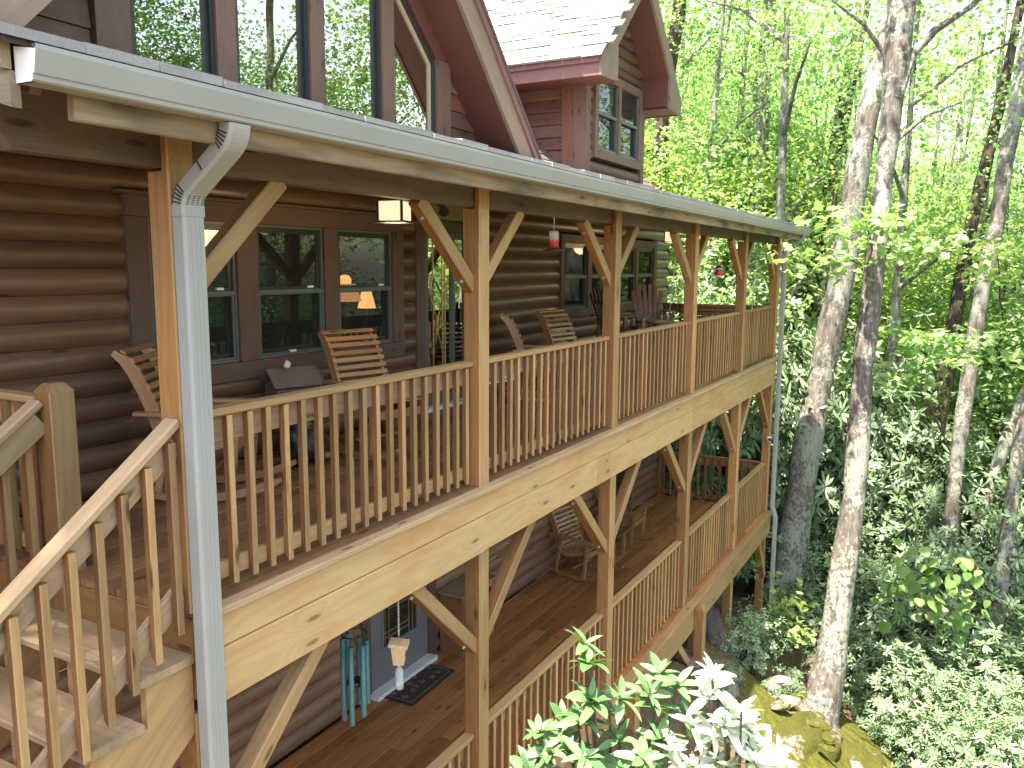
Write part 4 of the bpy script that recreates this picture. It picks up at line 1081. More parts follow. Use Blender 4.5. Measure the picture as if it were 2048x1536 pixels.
def text_mesh(name, body, size, mat, ext=.003):
    cu = bpy.data.curves.new(name, 'FONT'); cu.body = body; cu.size = size; cu.extrude = ext; cu.align_x = 'CENTER'; cu.align_y = 'CENTER'
    o = bpy.data.objects.new(name+'_tmp', cu); COL.objects.link(o)
    me = bpy.data.meshes.new_from_object(o.evaluated_get(bpy.context.evaluated_depsgraph_get())); bpy.data.objects.remove(o)
    me.name = name; me.materials.clear(); me.materials.append(mat); return me
t = thing('welcome_sign', 'white board with red WELCOMES lettering on a small stand behind the balusters', 'sign', (3.2, 1.62, 0), R(-12))
m = MB(); m.box(-.27, .27, -.01, .01, .30, .40); part('sign_board', m, M['white'], t)
for k, ch in enumerate('WELCOMES'):
    link('letter', text_mesh('letter', ch, .088, M['sign_red']), t, (-.224+.064*k, -.0125, .35), (R(90), 0, 0))
for s in (-1, 1):
    m = MB(); m.beam((s*.17, .02, 0), (s*.17, .02, .36), .12, .04, .006, up=(0, 1, 0)); part('leg', m, M['chair2'], t)
m = MB(); m.box(-.24, .24, -.06, .1, 0, .03); part('base', m, M['chair2'], t)

# plaque over the upper door
t = thing('door_plaque', 'carved plaque with a bird figure above the upper door', 'plaque', (2.93, D-.07, 2.27))
m = MB(); m.box(-.38, .38, -.012, .012, -.10, .10); part('plaque_board', m, plain('mossy_plaque', (.30, .26, .11, 1), .7, .3, 0, 40., .6, .5), t)
m = MB()
pts = [(-.24, -.04), (-.14, -.07), (-.03, -.03), (-.05, .03), (-.12, .05), (-.15, .085), (-.22, .075), (-.27, .05), (-.215, .045), (-.2, .02)]
m.loft([[(x, -.026, z) for x, z in pts], [(x, -.012, z) for x, z in pts]]); part('bird_relief', m, M['bear'], t)

# ------------------------------------------------------------------ hanging things on the upper porch
def lantern(label, loc, rz):
    t = thing('porch_lantern', label, 'lantern', loc, rz, 'lit square porch lanterns')
    a = .105
    for k in range(4):
        ang = k*math.pi/2; m = MB(); m.box(-a*.93, a*.93, -a, -a+.006, -.15, .0)
        part('glass_panel', m, M['lampglass'], t, rot=(0, 0, ang))
        m = MB(); m.beam((-a, -a, -.155), (-a, -a, .005), .018, .018, 0, up=(0, 1, 0)); part('corner_bar', m, M['dark_metal'], t, rot=(0, 0, ang))
    m = MB(); m.box(-a-.03, a+.03, -a-.03, a+.03, -.172, -.155); part('base_plate', m, M['dark_metal'], t)
    m = MB(); m.box(-a-.035, a+.035, -a-.035, a+.035, .003, .02); m.box(-.02, .02, -.02, .02, .02, .45); part('cap', m, M['dark_metal'], t)
    m = MB(); m.lathe([(0, -.11), (.03, -.09), (.035, -.06), (.02, -.02), (0, -.01)], 10); part('bulb', m, M['lampbulb'], t)
    lt = bpy.data.lights.new('lantern_light', 'POINT'); lt.energy = 3; lt.color = (1, .72, .42); lt.shadow_soft_size = .12
    lo = bpy.data.objects.new('lantern_light', lt); COL.objects.link(lo); lo.parent = t; lo.location = (0, 0, -.25)
    return t
lantern('lit square lantern hanging above the three-light window', (.48, 1.12, 2.175), R(14))
lantern('lit lantern at the far end of the porch ceiling, beside the fourth post', (8.62, 1.4, 2.24), R(10))

t = thing('hummingbird_feeder', 'glass hummingbird feeder half full of red nectar hanging from the header beam', 'bird feeder', (1.42, .1, 2.075), 0, 'hummingbird feeders hanging along the porch')
m = MB(); m.tube([(0, 0, 0), (0, 0, -.045), (.012, 0, -.055), (.012, 0, -.07), (0, 0, -.075)], .004, 6); m.tube([(0, 0, -.07), (0, 0, -.115)], .002, 5); part('hook', m, M['bolt'], t)
m = MB(); m.lathe([(.0, -.115), (.042, -.118), (.044, -.14), (.042, -.2)], 14); part('bottle', m, M['clear'], t)
m = MB(); m.lathe([(.0, -.166), (.040, -.166), (.043, -.2), (.043, -.255), (.03, -.27), (0, -.27)], 14); part('nectar', m, M['nectar'], t)
m = MB(); m.lathe([(.0, -.265), (.05, -.268), (.1, -.282), (.1, -.288), (.045, -.295), (0, -.295)], 18); part('tray', m, M['dark_metal'], t)
m = MB(); m.lathe([(.045, -.262), (.05, -.258), (.05, -.268), (.045, -.27)], 14); part('collar', m, M['dark_metal'], t)
t = thing('hummingbird_feeder', 'red and clear hummingbird feeder hanging on a cord between the last posts', 'bird feeder', (6.88, .1, 2.075), 0, 'hummingbird feeders hanging along the porch')
m = MB(); m.tube([(0, 0, 0), (0, 0, -.40)], .003, 5); part('cord', m, M['white'], t)
m = MB(); m.lathe([(0, -.39), (.02, -.40), (.055, -.425), (.055, -.43), (0, -.43)], 14); part('lid', m, M['dark_metal'], t)
m = MB(); m.lathe([(.05, -.43), (.052, -.45), (.05, -.48)], 14); part('globe', m, M['clear'], t)
m = MB(); m.lathe([(0, -.455), (.052, -.455), (.056, -.53), (.045, -.545), (0, -.545)], 14); part('nectar', m, M['redplastic'], t)
m = MB(); m.lathe([(.04, -.54), (.075, -.548), (.07, -.558), (0, -.558)], 14); part('tray', m, M['white'], t)

# wind chime under the upper deck
t = thing('wind_chime', 'large verdigris wind chime of six tubes hanging under the upper deck', 'wind chime', (-.98, .42, -.41))
m = MB(); m.tube([(0, 0, 0.1), (0, 0, -.22)], .003, 5); m.tube([(.085*math.cos(i*math.pi/8), .085*math.sin(i*math.pi/8), -.46) for i in range(17)], .005, 6)
for k in range(3): a = k*2.1+.3; m.tube([(0, 0, -.22), (.085*math.cos(a), .085*math.sin(a), -.46)], .002, 4)
part('ring_and_cords', m, M['dark_metal'], t)
for k in range(6):
    a = k*math.pi/3+.35; x, y = .082*math.cos(a), .082*math.sin(a); L = (.50, .55, .60, .57, .52, .47)[k]
    m = MB(); z0 = -.52+(.04 if k in (1, 2) else 0); rr, ri = .020, .0155; n = 12
    ro = [(x+rr*math.cos(2*math.pi*i/n), y+rr*math.sin(2*math.pi*i/n)) for i in range(n)]; rn = [(x+ri*math.cos(2*math.pi*i/n), y+ri*math.sin(2*math.pi*i/n)) for i in range(n)]
    m.loft([[(p[0], p[1], z0-L) for p in ro], [(p[0], p[1], z0) for p in ro], [(p[0], p[1], z0) for p in rn], [(p[0], p[1], z0-.06) for p in rn]], caps=False, smooth=True)
    tb = part('tube', m, M['verdigris'], t)
    m = MB(); m.tube([(x, y, z0), (x, y, -.46)], .0018, 4); part('string', m, M['dark_metal'], tb)
m = MB(); m.lathe([(0, -.80), (.055, -.80), (.06, -.815), (.055, -.83), (0, -.83)], 16); m.tube([(0, 0, -.3), (0, 0, -.8)], .0018, 4); part('striker', m, M['black'], t)

# carpenter bee trap on a chain
t = thing('bee_trap', 'wooden bee trap box on a white chain with a clear bottle below', 'bee trap', (-.82, .16, -.60), R(28)); t.scale = (.8, .8, .92)
m = MB()
for k in range(26):
    z = -.012*k-.01; pts = [(.006*math.cos(q) if k % 2 else 0, 0 if k % 2 else .006*math.cos(q), z-.009*math.sin(q)) for q in [i*math.pi/4 for i in range(9)]]
    m.tube(pts, .0022, 4)
part('chain', m, M['white'], t)
m = MB(); m.tube([(0, 0, -.315), (.01, 0, -.33), (0, 0, -.35), (0, 0, -.37)], .0035, 5); part('screw_eye', m, M['bolt'], t)
m = MB(); w0, w1 = .062, .045
m.loft([[(-w1, -w1, -.535), (w1, -w1, -.535), (w1, w1, -.535), (-w1, w1, -.535)], [(-w0, -w0, -.40), (w0, -w0, -.40), (w0, w0, -.385), (-w0, w0, -.385)]]); bx = part('trap_box', m, M['pine'], t)
m = MB(); m.loft([[(-w0-.012, -w0-.02, -.398), (w0+.012, -w0-.02, -.398), (w0+.012, w0+.02, -.383), (-w0-.012, w0+.02, -.383)], [(-w0-.012, -w0-.02, -.372), (w0+.012, -w0-.02, -.372), (w0+.012, w0+.02, -.357), (-w0-.012, w0+.02, -.357)]]); part('roof', m, M['pine'], t)
m = MB(); m.tube([(0, -.058, -.46), (0, -.052, -.46)], .014, 10); part('entry_hole', m, M['black'], bx)
m = MB(); m.lathe([(.014, -.535), (.014, -.555), (.036, -.59), (.037, -.63), (.033, -.66), (.037, -.69), (.036, -.735), (.024, -.745), (0, -.742)], 14); part('bottle', m, M['clear'], t)
m = MB(); m.lathe([(.017, -.535), (.017, -.553), (.0, -.553)], 12); part('bottle_cap', m, M['white'], t)

# door mat with paw prints
t = thing('door_mat', 'brown rubber door mat with raised paw prints in front of the blue door', 'door mat', (1.90, 1.98, LZ+.001), R(2))
m = MB(); m.box(-.44, .44, -.24, .24, 0, .012); part('mat_base', m, M['mat'], t)
m = MB(); frame_ring(m, -.40, .40, -.20, .20, 0, .004, .012)
m.v = [(a, c, .0125+b) for a, b, c in m.v]; part('border', m, M['matpaw'], t)
random.seed(3)
for k in range(12):
    px, py = -.31+.125*(k % 6)+random.uniform(-.02, .02), -.08+.17*(k//6)+random.uniform(-.03, .03); m = MB(); an = random.uniform(0, 6)
    m.lathe([(.026, .012), (.022, .017), (0, .018)], 9, px, py, 0)
    for q in range(4):
        a = an-.7+.47*q; m.lathe([(.012, .012), (.009, .016), (0, .017)], 7, px+.042*math.cos(a), py+.042*math.sin(a), 0)
    part('paw_print', m, M['matpaw'], t)

# cedar cabinet by the lower door
t = thing('cabinet', 'low cedar cabinet with glazed front by the blue door on the lower deck', 'cabinet', (3.05, 2.03, LZ))
m = MB(); m.box(-.36, -.335, -.165, .165, .02, .74, 'z'); m.box(.335, .36, -.165, .165, .02, .74, 'z'); m.box(-.335, .335, .14, .165, .02, .74, 'z'); m.box(-.335, .335, -.165, .14, .02, .05); part('carcass', m, M['cedar'], t)
m = MB(); m.box(-.40, .40, -.195, .18, .742, .768); part('cabinet_top', m, M['tread'], t)
for s in (-1, 1):
    m = MB(); frame_ring(m, -.333 if s < 0 else .003, -.003 if s < 0 else .333, .055, .735, -.187, -.167, .06); d = part('cabinet_door', m, M['chair'], t)
    m = MB(); m.box(-.275 if s < 0 else .06, -.06 if s < 0 else .275, -.178, -.174, .113, .677); part('pane', m, M['screen'], d)
    m = MB(); m.lathe([(0, -.012), (.012, 0), (0, .012)], 8, s*.03, -.198, .42); part('knob', m, M['brass'], d)
m = MB(); m.box(-.36, .36, -.165, .165, 0, .02); part('plinth', m, M['cedar'], t)

# security cameras
def seccam(label, loc, rz):
    t = thing('security_camera', label, 'camera', loc, rz, 'small white security cameras on the porch')
    m = MB(); m.lathe([(0, -.055), (.035, -.05), (.045, -.01), (.045, .02), (.035, .05), (0, .055)], 14); part('housing', m, M['white'], t)
    m = MB(); m.tube([(.02, 0, 0), (.052, 0, .0)], .032, 12); part('lens', m, M['black'], t)
    m = MB(); m.tube([(-.03, 0, 0), (-.09, 0, 0)], .014, 8); part('mount', m, M['white'], t)
seccam('small white security camera on the protruding log end at the far corner', (11.2, D-.1, 1.52), R(-110))
seccam('small white security camera on the last lower porch post', (10.52, .0, -1.55), R(-150))

# table lamps inside the window
def table_lamp(label, x, y, z, r0, r1, h, mat):
    t = thing('table_lamp', label, 'lamp', (x, y, z), 0, 'table lamps inside the cabin window')
    m = MB(); m.lathe([(r0, 0), (r1, h)], 18); part('lamp_shade', m, mat, t)
    m = MB(); m.lathe([(0, -.45), (.09, -.45), (.08, -.43), (.02, -.4), (.05, -.25), (.02, -.1), (.01, .05)], 12); part('lamp_base', m, M['interior'], t)
table_lamp('wide dim tan lampshade glowing behind the third window pane', 2.31, 3.2, 1.24, .17, .10, .20, M['shade2'])
table_lamp('small bright bell-shaped lampshade glowing behind the third window pane', 2.60, 3.15, 1.15, .11, .06, .20, M['shade'])
t = thing('wall_sconce', 'small glowing wall sconce high behind the third window', 'lamp', (2.75, 3.6, 1.46))
m = MB(); m.lathe([(.07, -.06), (.08, .02), (.05, .07), (0, .08)], 12); part('sconce_shade', m, M['shade'], t)
t = thing('console_table', 'dark console table under the lamps inside the window', 'table', (2.4, 3.25, 0))
m = MB(); m.box(-.6, .6, -.22, .22, .74, .78); part('table_top', m, M['chair2'], t)
for sx in (-1, 1):
    for sy in (-1, 1):
        m = MB(); m.beam((sx*.55, sy*.18, 0), (sx*.55, sy*.18, .74), .05, .05, .003, up=(0, 1, 0)); part('leg', m, M['chair2'], t)

# ------------------------------------------------------------------ vegetation
rng = np.random.default_rng(11)
def unit(a): return a/np.maximum(np.linalg.norm(a, axis=-1, keepdims=True), 1e-9)
def leaf_geo(P, A, N, L, W, shape='oval', fold=.25):
    """arrays of leaf bases P, axes A, normals N (n,3), lengths L, widths W -> verts, faces"""
    n = len(P); A = unit(A); N = unit(N-A*np.sum(N*A, 1, keepdims=True)); S = np.cross(A, N)
    L = np.broadcast_to(L, n)[:, None]; W = np.broadcast_to(W, n)[:, None]
    if shape == 'rhomb':
        v = np.stack([P, P+A*L*.45+S*W*.5-N*W*fold, P+A*L, P+A*L*.45-S*W*.5-N*W*fold], 1)
        f = np.array([[0, 1, 2], [0, 2, 3]])
    elif shape == 'oval':
        d = -N*W*fold
        v = np.stack([P, P+A*L*.30+S*W*.42+d, P+A*L*.70+S*W*.45+d, P+A*L-N*L*.06, P+A*L*.70-S*W*.45+d, P+A*L*.30-S*W*.42+d], 1)
        f = np.array([[0, 1, 2, 3], [0, 3, 4, 5]])
    elif shape == 'maple':
        o = [(0, 0), (.10, .32), (.32, .28), (.38, .62), (.58, .30), (.72, .36), (1.0, 0)]
        right = [P+A*L*a+S*W*b-N*W*fold*b for a, b in o]; left = [P+A*L*a-S*W*b-N*W*fold*b for a, b in o[1:-1]]
        v = np.stack(right+left, 1)
        f = [list(range(7)), [0, 6]+[11, 10, 9, 8, 7]]
    elif shape == 'heart':
        o = [(.0, 0), (-.08, .28), (.12, .5), (.45, .46), (.78, .2), (1.0, 0)]
        right = [P+A*L*a+S*W*b-N*W*fold*b for a, b in o]; left = [P+A*L*a-S*W*b-N*W*fold*b for a, b in o[1:-1]]
        v = np.stack(right+left, 1); f = [list(range(6)), [0, 5, 9, 8, 7, 6]]
    k = v.shape[1]
    return v.reshape(-1, 3), f, k, n
def leaf_mesh(name, geos, mat):
    V = []; loops = []; starts = []; tot = 0; base = 0; lp = 0; sizes = []
    for v, f, k, n in geos:
        V.append(v); off = (np.arange(n)*k)[:, None]+base
        if isinstance(f, np.ndarray):
            idx = (off[:, :, None]+f[None]).reshape(-1, f.shape[1]); loops.append(idx.reshape(-1)); sizes.append(np.full(len(idx), f.shape[1]))
        else:
            for ff in f:
                idx = off+np.array(ff)[None]; loops.append(idx.reshape(-1)); sizes.append(np.full(len(idx), len(ff)))
        base += n*k
    V = np.concatenate(V); loops = np.concatenate(loops); sizes = np.concatenate(sizes); starts = np.concatenate([[0], np.cumsum(sizes)[:-1]])
    me = bpy.data.meshes.new(name); me.vertices.add(len(V)); me.vertices.foreach_set('co', V.astype(np.float32).ravel())
    me.loops.add(len(loops)); me.loops.foreach_set('vertex_index', loops.astype(np.int32))
    me.polygons.add(len(sizes)); me.polygons.foreach_set('loop_start', starts.astype(np.int32)); me.polygons.foreach_set('loop_total', sizes.astype(np.int32))
    me.materials.append(mat); me.update(calc_edges=True); me.validate(); return me
def rand_dir(n, up=.0, spread=1.0):
    d = rng.normal(size=(n, 3)); d[:, 2] = d[:, 2]*spread+up; return unit(d)
def sprays(centres, per, rad, L, W, shape='rhomb', tilt=.45, flat=.25, jl=.35):
    """clumps of leaves lying in loose, nearly level layers round each centre"""
    n = len(centres)*per; C = np.repeat(centres, per, 0)
    tiltv = np.repeat(rng.normal(size=(len(centres), 3))*np.array([.3, .3, 0])+np.array([0, 0, 1]), per, 0)
    a = rng.uniform(0, 2*np.pi, n); r = np.sqrt(rng.uniform(0, 1, n))*rad
    off = np.stack([np.cos(a)*r, np.sin(a)*r, rng.normal(size=n)*rad*flat], 1)
    off[:, 2] -= (off[:, 0]*tiltv[:, 0]+off[:, 1]*tiltv[:, 1])
    P = C+off; A = np.stack([np.cos(a), np.sin(a), -.25+rng.normal(size=n)*.3], 1)+rng.normal(size=(n, 3))*.4
    N = tiltv+rng.normal(size=(n, 3))*tilt
    return leaf_geo(P, A, N, L*(1+rng.uniform(-jl, jl, n)), W*(1+rng.uniform(-jl, jl, n)), shape)
def whorls(centres, dirs, per, L, W, droop=.1, shape='oval'):
    """rosettes of long leaves round a shoot tip"""
    n = len(centres)*per; C = np.repeat(centres, per, 0); Dv = np.repeat(unit(dirs), per, 0)
    ref = unit(np.cross(Dv, np.tile([[.31, .47, .2]], (n, 1)))); b = np.cross(Dv, ref)
    a = np.tile(np.arange(per)*2*np.pi/per, len(centres))+np.repeat(rng.uniform(0, 6, len(centres)), per)+rng.normal(size=n)*.2
    lift = rng.uniform(-.25, .65, n)-droop
    rad = ref*np.cos(a)[:, None]+b*np.sin(a)[:, None]
    A = rad+Dv*lift[:, None]; N = Dv-rad*lift[:, None]*.8+rng.normal(size=(n, 3))*.15
    P = C+rad*.012+Dv*(rng.uniform(-.03, .02, n))[:, None]
    return leaf_geo(P, A, N, L*rng.uniform(.65, 1.15, n), W*rng.uniform(.75, 1.15, n), shape, .16)

# ---- trunks
def trunk_mb(path, n=14, flare=True):
    m = MB(); P = [Vector(p[:3]) for p in path]; Rr = [p[3] for p in path]
    # resample with a slight wobble
    pts, rad = [], []
    for i in range(len(P)-1):
        for k in range(4):
            t = k/4; q = P[i].lerp(P[i+1], t); pts.append(q); rad.append((Rr[i]*(1-t)+Rr[i+1]*t)*(1+.05*math.sin(7.3*len(pts))))
    pts.append(P[-1]); rad.append(Rr[-1])
    m.tube(pts, rad, n); return m
def tree(label, path, mat, crown=None, limbs=(), group='forest trees beside the house', base=None, cat='tree', name='tree'):
    b = Vector(path[0][:3]); t = thing(name, label, cat, tuple(b), 0, group)
    m = trunk_mb(path); m.v = [tuple(Vector(v)-b) for v in m.v]; part('trunk', m, mat, t)
    for lb in limbs:
        m = trunk_mb(lb, 8); m.v = [tuple(Vector(v)-b) for v in m.v]; part('limb', m, mat, t)
    if crown is not None: link('crown', crown, t)
    return t

def crown_mesh(name, base, n_c, per, box, L, W, mat, shape='rhomb', rad=.55, tilt=.45, skew=(0, 0)):
    """leaf sprays spread through a lumpy ellipsoid (cx,cy,cz, rx,ry,rz), thinner towards the middle"""
    cx, cy, cz, rx, ry, rz = box
    d = rand_dir(n_c); r = rng.uniform(.25, 1, n_c)**.5
    lump = 1+.25*np.sin(d[:, 0]*5+base)*np.cos(d[:, 1]*4-base)+.15*np.sin(d[:, 2]*7)
    c = d*(r*lump)[:, None]*np.array([rx, ry, rz])+np.array([cx, cy, cz])
    return leaf_mesh(name, [sprays(c, per, rad, L, W, shape, tilt)], mat)

# photographed trunks (base point, then up; radius in metres)
T1 = [(11.55, -.18, -6.3, .46), (11.74, -.24, -5.13, .36), (12.03, -.32, -3.6, .325), (12.32, -.4, -2.07, .315), (12.63, -.54, -.64, .295), (12.9, -.67, .59, .29), (13.1, -.78, 1.43, .28), (13.34, -.85, 2.65, .265), (13.56, -.91, 3.78, .26), (13.79, -1.01, 4.89, .25), (14.1, -1.19, 6.11, .22), (14.35, -1.35, 7.13, .2), (14.66, -1.55, 8.36, .17), (15.1, -1.7, 11, .12), (15.4, -1.8, 14, .06)]
T2 = [(7.12, -1.59, -5.5, .40), (7.2, -1.61, -5.04, .285), (7.41, -1.7, -4.04, .215), (7.62, -1.75, -2.92, .19), (7.84, -1.82, -1.8, .172), (8.01, -1.81, -.76, .158), (8.17, -1.79, .28, .152), (8.33, -1.83, 1.18, .155), (8.59, -1.85, 2.65, .135), (8.69, -1.87, 3.2, .135), (8.83, -1.89, 4.02, .155), (8.97, -1.9, 4.83, .185), (9.1, -1.91, 5.65, .21), (9.27, -1.95, 6.54, .2), (9.6, -2.0, 9, .15), (9.9, -2.1, 12, .08)]
T3 = [(16.9, -2.6, -2.6, .26), (17.24, -2.72, -1.02, .225), (17.44, -2.79, -.06, .194), (17.74, -2.9, 1.4, .165), (18.04, -3.03, 2.85, .152), (18.36, -3.22, 4.17, .14), (18.68, -3.4, 5.48, .125), (18.97, -3.55, 6.79, .11), (19.26, -3.68, 8.11, .095), (19.8, -3.9, 11, .06)]
T4 = [(13.1, -3.14, -6.6, .18), (13.48, -3.14, -4.3, .15), (13.7, -3.11, -2.87, .15), (13.9, -3.15, -1.73, .15), (14.14, -3.22, -.52, .16), (14.34, -3.28, .5, .155), (14.53, -3.35, 1.44, .15), (14.82, -3.51, 2.67, .148), (15.02, -3.55, 3.79, .15), (15.27, -3.68, 4.91, .165), (15.53, -3.79, 6.12, .175), (15.81, -3.92, 7.35, .17), (16.5, -4.2, 11, .1)]
T5 = [(14.5, -3.45, -6.8, .14), (14.89, -3.62, -4.37, .12), (15.13, -3.76, -3.35, .126), (15.4, -3.96, -2.37, .131), (15.67, -4.2, -1.5, .135), (16.0, -4.5, -.53, .13), (16.8, -5.2, 2.0, .12), (18, -6, 7, .08)]
T6 = [(12.6, -4.0, -7.0, .15), (12.88, -4.07, -4.04, .131), (13.07, -4.11, -2.98, .126), (13.3, -4.17, -1.83, .13), (13.56, -4.31, -.67, .13), (14.2, -4.7, 2, .12), (15, -5, 7, .08)]
BT = [
 [(17.9, 5.1, -1, .28), (18.27, 5.03, 3.3, .218), (18.65, 5.11, 5.89, .19), (19.23, 4.92, 8.78, .19), (19.49, 4.88, 10.22, .18), (20.2, 4.7, 15, .1)],
 [(19.0, 2.5, -2.5, .25), (19.7, 2.54, 3.6, .19), (20.05, 2.59, 5.91, .19), (20.38, 2.58, 7.93, .185), (20.71, 2.63, 10.09, .17), (21.4, 2.7, 15, .1)],
 [(21.3, 1.9, -3.5, .33), (22.29, 1.34, 1.28, .29), (22.83, 1.02, 3.47, .26), (23.32, .87, 5.96, .24), (23.94, .58, 8.78, .22), (24.36, .42, 10.81, .2), (25, .2, 15, .1)],
 [(20.6, 3.4, -2, .16), (21.47, 3.38, 3.14, .13), (21.8, 3.43, 5.33, .13), (22.16, 3.24, 6.89, .118), (22.8, 3.1, 11, .06)],
 [(21.7, 1.4, -4, .26), (22.16, .99, -.75, .237), (22.56, .68, .66, .2), (23.0, .34, 2.22, .16), (23.6, 0, 5, .1)],
 [(25.3, -2.2, -8, .25), (25.34, -2.16, -6.13, .212), (26.01, -1.8, -.75, .18), (26.96, -2.32, 3.29, .17), (27.52, -2.39, 6.49, .12), (28.5, -2.4, 11, .06)]]
LIMB = [[(8.80, -1.93, 4.15, .10), (9.07, -2.09, 4.83, .075), (9.29, -2.37, 5.2, .06), (9.61, -2.85, 5.58, .045), (9.88, -3.18, 6.1, .025)],
        [(8.72, -1.9, 3.45, .045), (8.84, -2.03, 3.6, .036), (9.08, -2.36, 3.94, .03), (9.35, -2.8, 4.13, .016)],
        [(8.80, -1.86, 4.3, .045), (8.88, -1.74, 4.83, .036), (8.78, -1.44, 5.27, .028), (8.59, -.98, 5.64, .015)]]
def loc_crown(name, base, boxes, mat, L=.125, W=.12, n_c=110, per=16, shape='rhomb', rad=.5):
    geos = []
    for bx in boxes:
        cx, cy, cz, rx, ry, rz = bx; d = rand_dir(n_c); r = rng.uniform(.1, 1, n_c)**.5
        c = d*r[:, None]*np.array([rx, ry, rz])+np.array([cx-base[0], cy-base[1], cz-base[2]])
        geos.append(sprays(c, per, rad, L, W, shape))
    return leaf_mesh(name, geos, mat)
T1 = [(*p[:3], p[3]*.9) for p in T1]
tree('leaning trunk mottled with pale lichen behind the far downspout', T1, M['barkpale'], loc_crown('crown', T1[0], [(13.6, -1.0, 10, 4, 4, 3), (14, -1.2, 13, 4, 4, 3)], M['maple2'], n_c=50))
tree('tall lichen-spotted trunk rooted in the mossy rock in front of the thicket, forking high up', T2, M['bark'], loc_crown('crown', T2[0], [(9.3, -3.3, 7.2, 2.2, 1.6, 1.2), (9.8, -2.0, 11, 4, 4, 3), (8.1, -.5, 6.6, 1.2, .9, .6)], M['maple'], n_c=90), LIMB)
tree('dark mossy trunk standing left of a paler trunk at the right edge', T3, M['barkdark'], loc_crown('crown', T3[0], [(19.3, -4, 11, 4, 4, 4)], M['maple'], n_c=50))
tree('pale speckled trunk rising to the upper right corner', T4, M['barkpale'], loc_crown('crown', T4[0], [(16.5, -4.2, 11, 4, 4, 4)], M['maple'], n_c=50))
tree('thin leaning trunk low at the right edge above the vine', T5, M['bark'], loc_crown('crown', T5[0], [(18, -6, 8, 3, 3, 3)], M['maple2']))
tree('thin grey trunk at the far right edge, beside another thin trunk', T6, M['bark'], loc_crown('crown', T6[0], [(15, -5, 9, 3, 3, 3)], M['maple2']))
tree('unseen tall tree added beyond the foot of the stairs to shade them', [(-10.5, 1.5, -5.5, .3), (-10, 1.4, 0, .27), (-8.8, 1.2, 6, .2), (-7.2, 1.0, 10.5, .1), (-6.8, 1.0, 12.5, .04)], M['bark'], loc_crown('crown', (-10.5, 1.5, -5.5), [(-7.35, .9, 11, 2.1, 2.9, 1.3)], M['maple'], n_c=620, per=16))  # out of view; crown added and shaped to block sun from the treads
bl = ['straight grey trunk just right of the dormer roof', 'grey trunk above the middle of the gutter, well behind the porch', 'stout mottled trunk between the gutter end and the leaning lichen trunk', 'slim trunk rising behind the gutter right of the dormer', 'short dark trunk seen just right of the gutter end', 'dark trunk standing in the bright leaves between the two big trunk pairs']
for i, p in enumerate(BT):
    tree(bl[i], p, M['bark'] if i % 2 else M['barkdark'], loc_crown('crown', p[0], [(p[-2][0], p[-2][1], 11, 3.5, 3.5, 4)], M['maple'] if i % 2 else M['maple2'], n_c=60))

# ---- the wood behind: prototypes of forest trees, copied one by one
def forest_proto(seed, mat, bark, hh, low, n=62, wide=1.0):
    global rng
    rng = np.random.default_rng(seed)
    t = thing('forest_tree', 'leafy forest tree', 'tree', (0, 0, 0), 0, 'leafy trees filling the wood behind the house')
    lean = rng.uniform(-1, 1, 2)
    path = [(lean[0]*z/hh, lean[1]*z/hh, z, .19*(1-z/hh*.85)) for z in (-1, 0, 2, 4.5, 7, 10, 13, hh)]
    part('trunk', trunk_mb(path, 9), bark, t)
    for k in range(4):
        z = hh*(.3+.13*k); a = rng.uniform(0, 6.28); b = (lean[0]*z/hh, lean[1]*z/hh, z)
        part('limb', trunk_mb([(*b, .07), (b[0]+1.2*math.cos(a), b[1]+1.2*math.sin(a), z+.9, .045), (b[0]+2.5*math.cos(a), b[1]+2.5*math.sin(a), z+1.4, .015)], 6), bark, t)
    geos = []
    for k in range(7):
        z = low+(hh-low)*(k+.5)/7; a = rng.uniform(0, 6.28); rr = wide*(1.2+1.3*rng.uniform())
        d = rand_dir(n); r = rng.uniform(0, 1, n)**.5
        c = d*r[:, None]*np.array([2.3*wide, 2.3*wide, wide])+np.array([lean[0]*z/hh+rr*math.cos(a), lean[1]*z/hh+rr*math.sin(a), z])
        geos.append(sprays(c, 20, .66, .125, .115, 'rhomb', .5))
    link('crown', leaf_mesh('crown', geos, mat), t)
    return t
protos = [forest_proto(s, mt, bk, hh, low, 24 if s > 4 else 86) for s, mt, bk, hh, low in ((1, M['maple'], M['bark'], 14, 1.5), (2, M['maple2'], M['barkdark'], 12, 1.0), (3, M['maple'], M['barkdark'], 10.5, .5), (4, M['limegreen'], M['bark'], 7.5, .3), (5, M['maple'], M['bark'], 17, 8.5), (6, M['maple'], M['barkpale'], 15, 7.0))]
protos += [forest_proto(s, mt, M['bark'], 28, 4, 250, 1.75) for s, mt in ((7, M['maple']), (8, M['maple2']))]
def column(x, y, z):
    dx, dy, dz = x+5.18, y+3.14, z-1.65
    f = .866*dx+.4794*dy-.141*dz; r = .4842*dx-.875*dy
    return 512+824*r/max(f, .1), f
def where_tree(x, y, dist):
    c, f = column(x, y, 4)
    side = 'behind the house' if c < 560 else 'above the gutter behind the dormer' if c < 660 else 'above the gutter right of the dormer' if c < 740 else 'left of the leaning lichen trunk' if c < 815 else 'behind the two big lichen trunks' if c < 890 else 'left of the dark mossy trunk' if c < 950 else 'behind the right edge trunks' if c < 1030 else 'past the right edge'
    return side+(', close' if dist < 28 else ', midway' if dist < 42 else ', far')
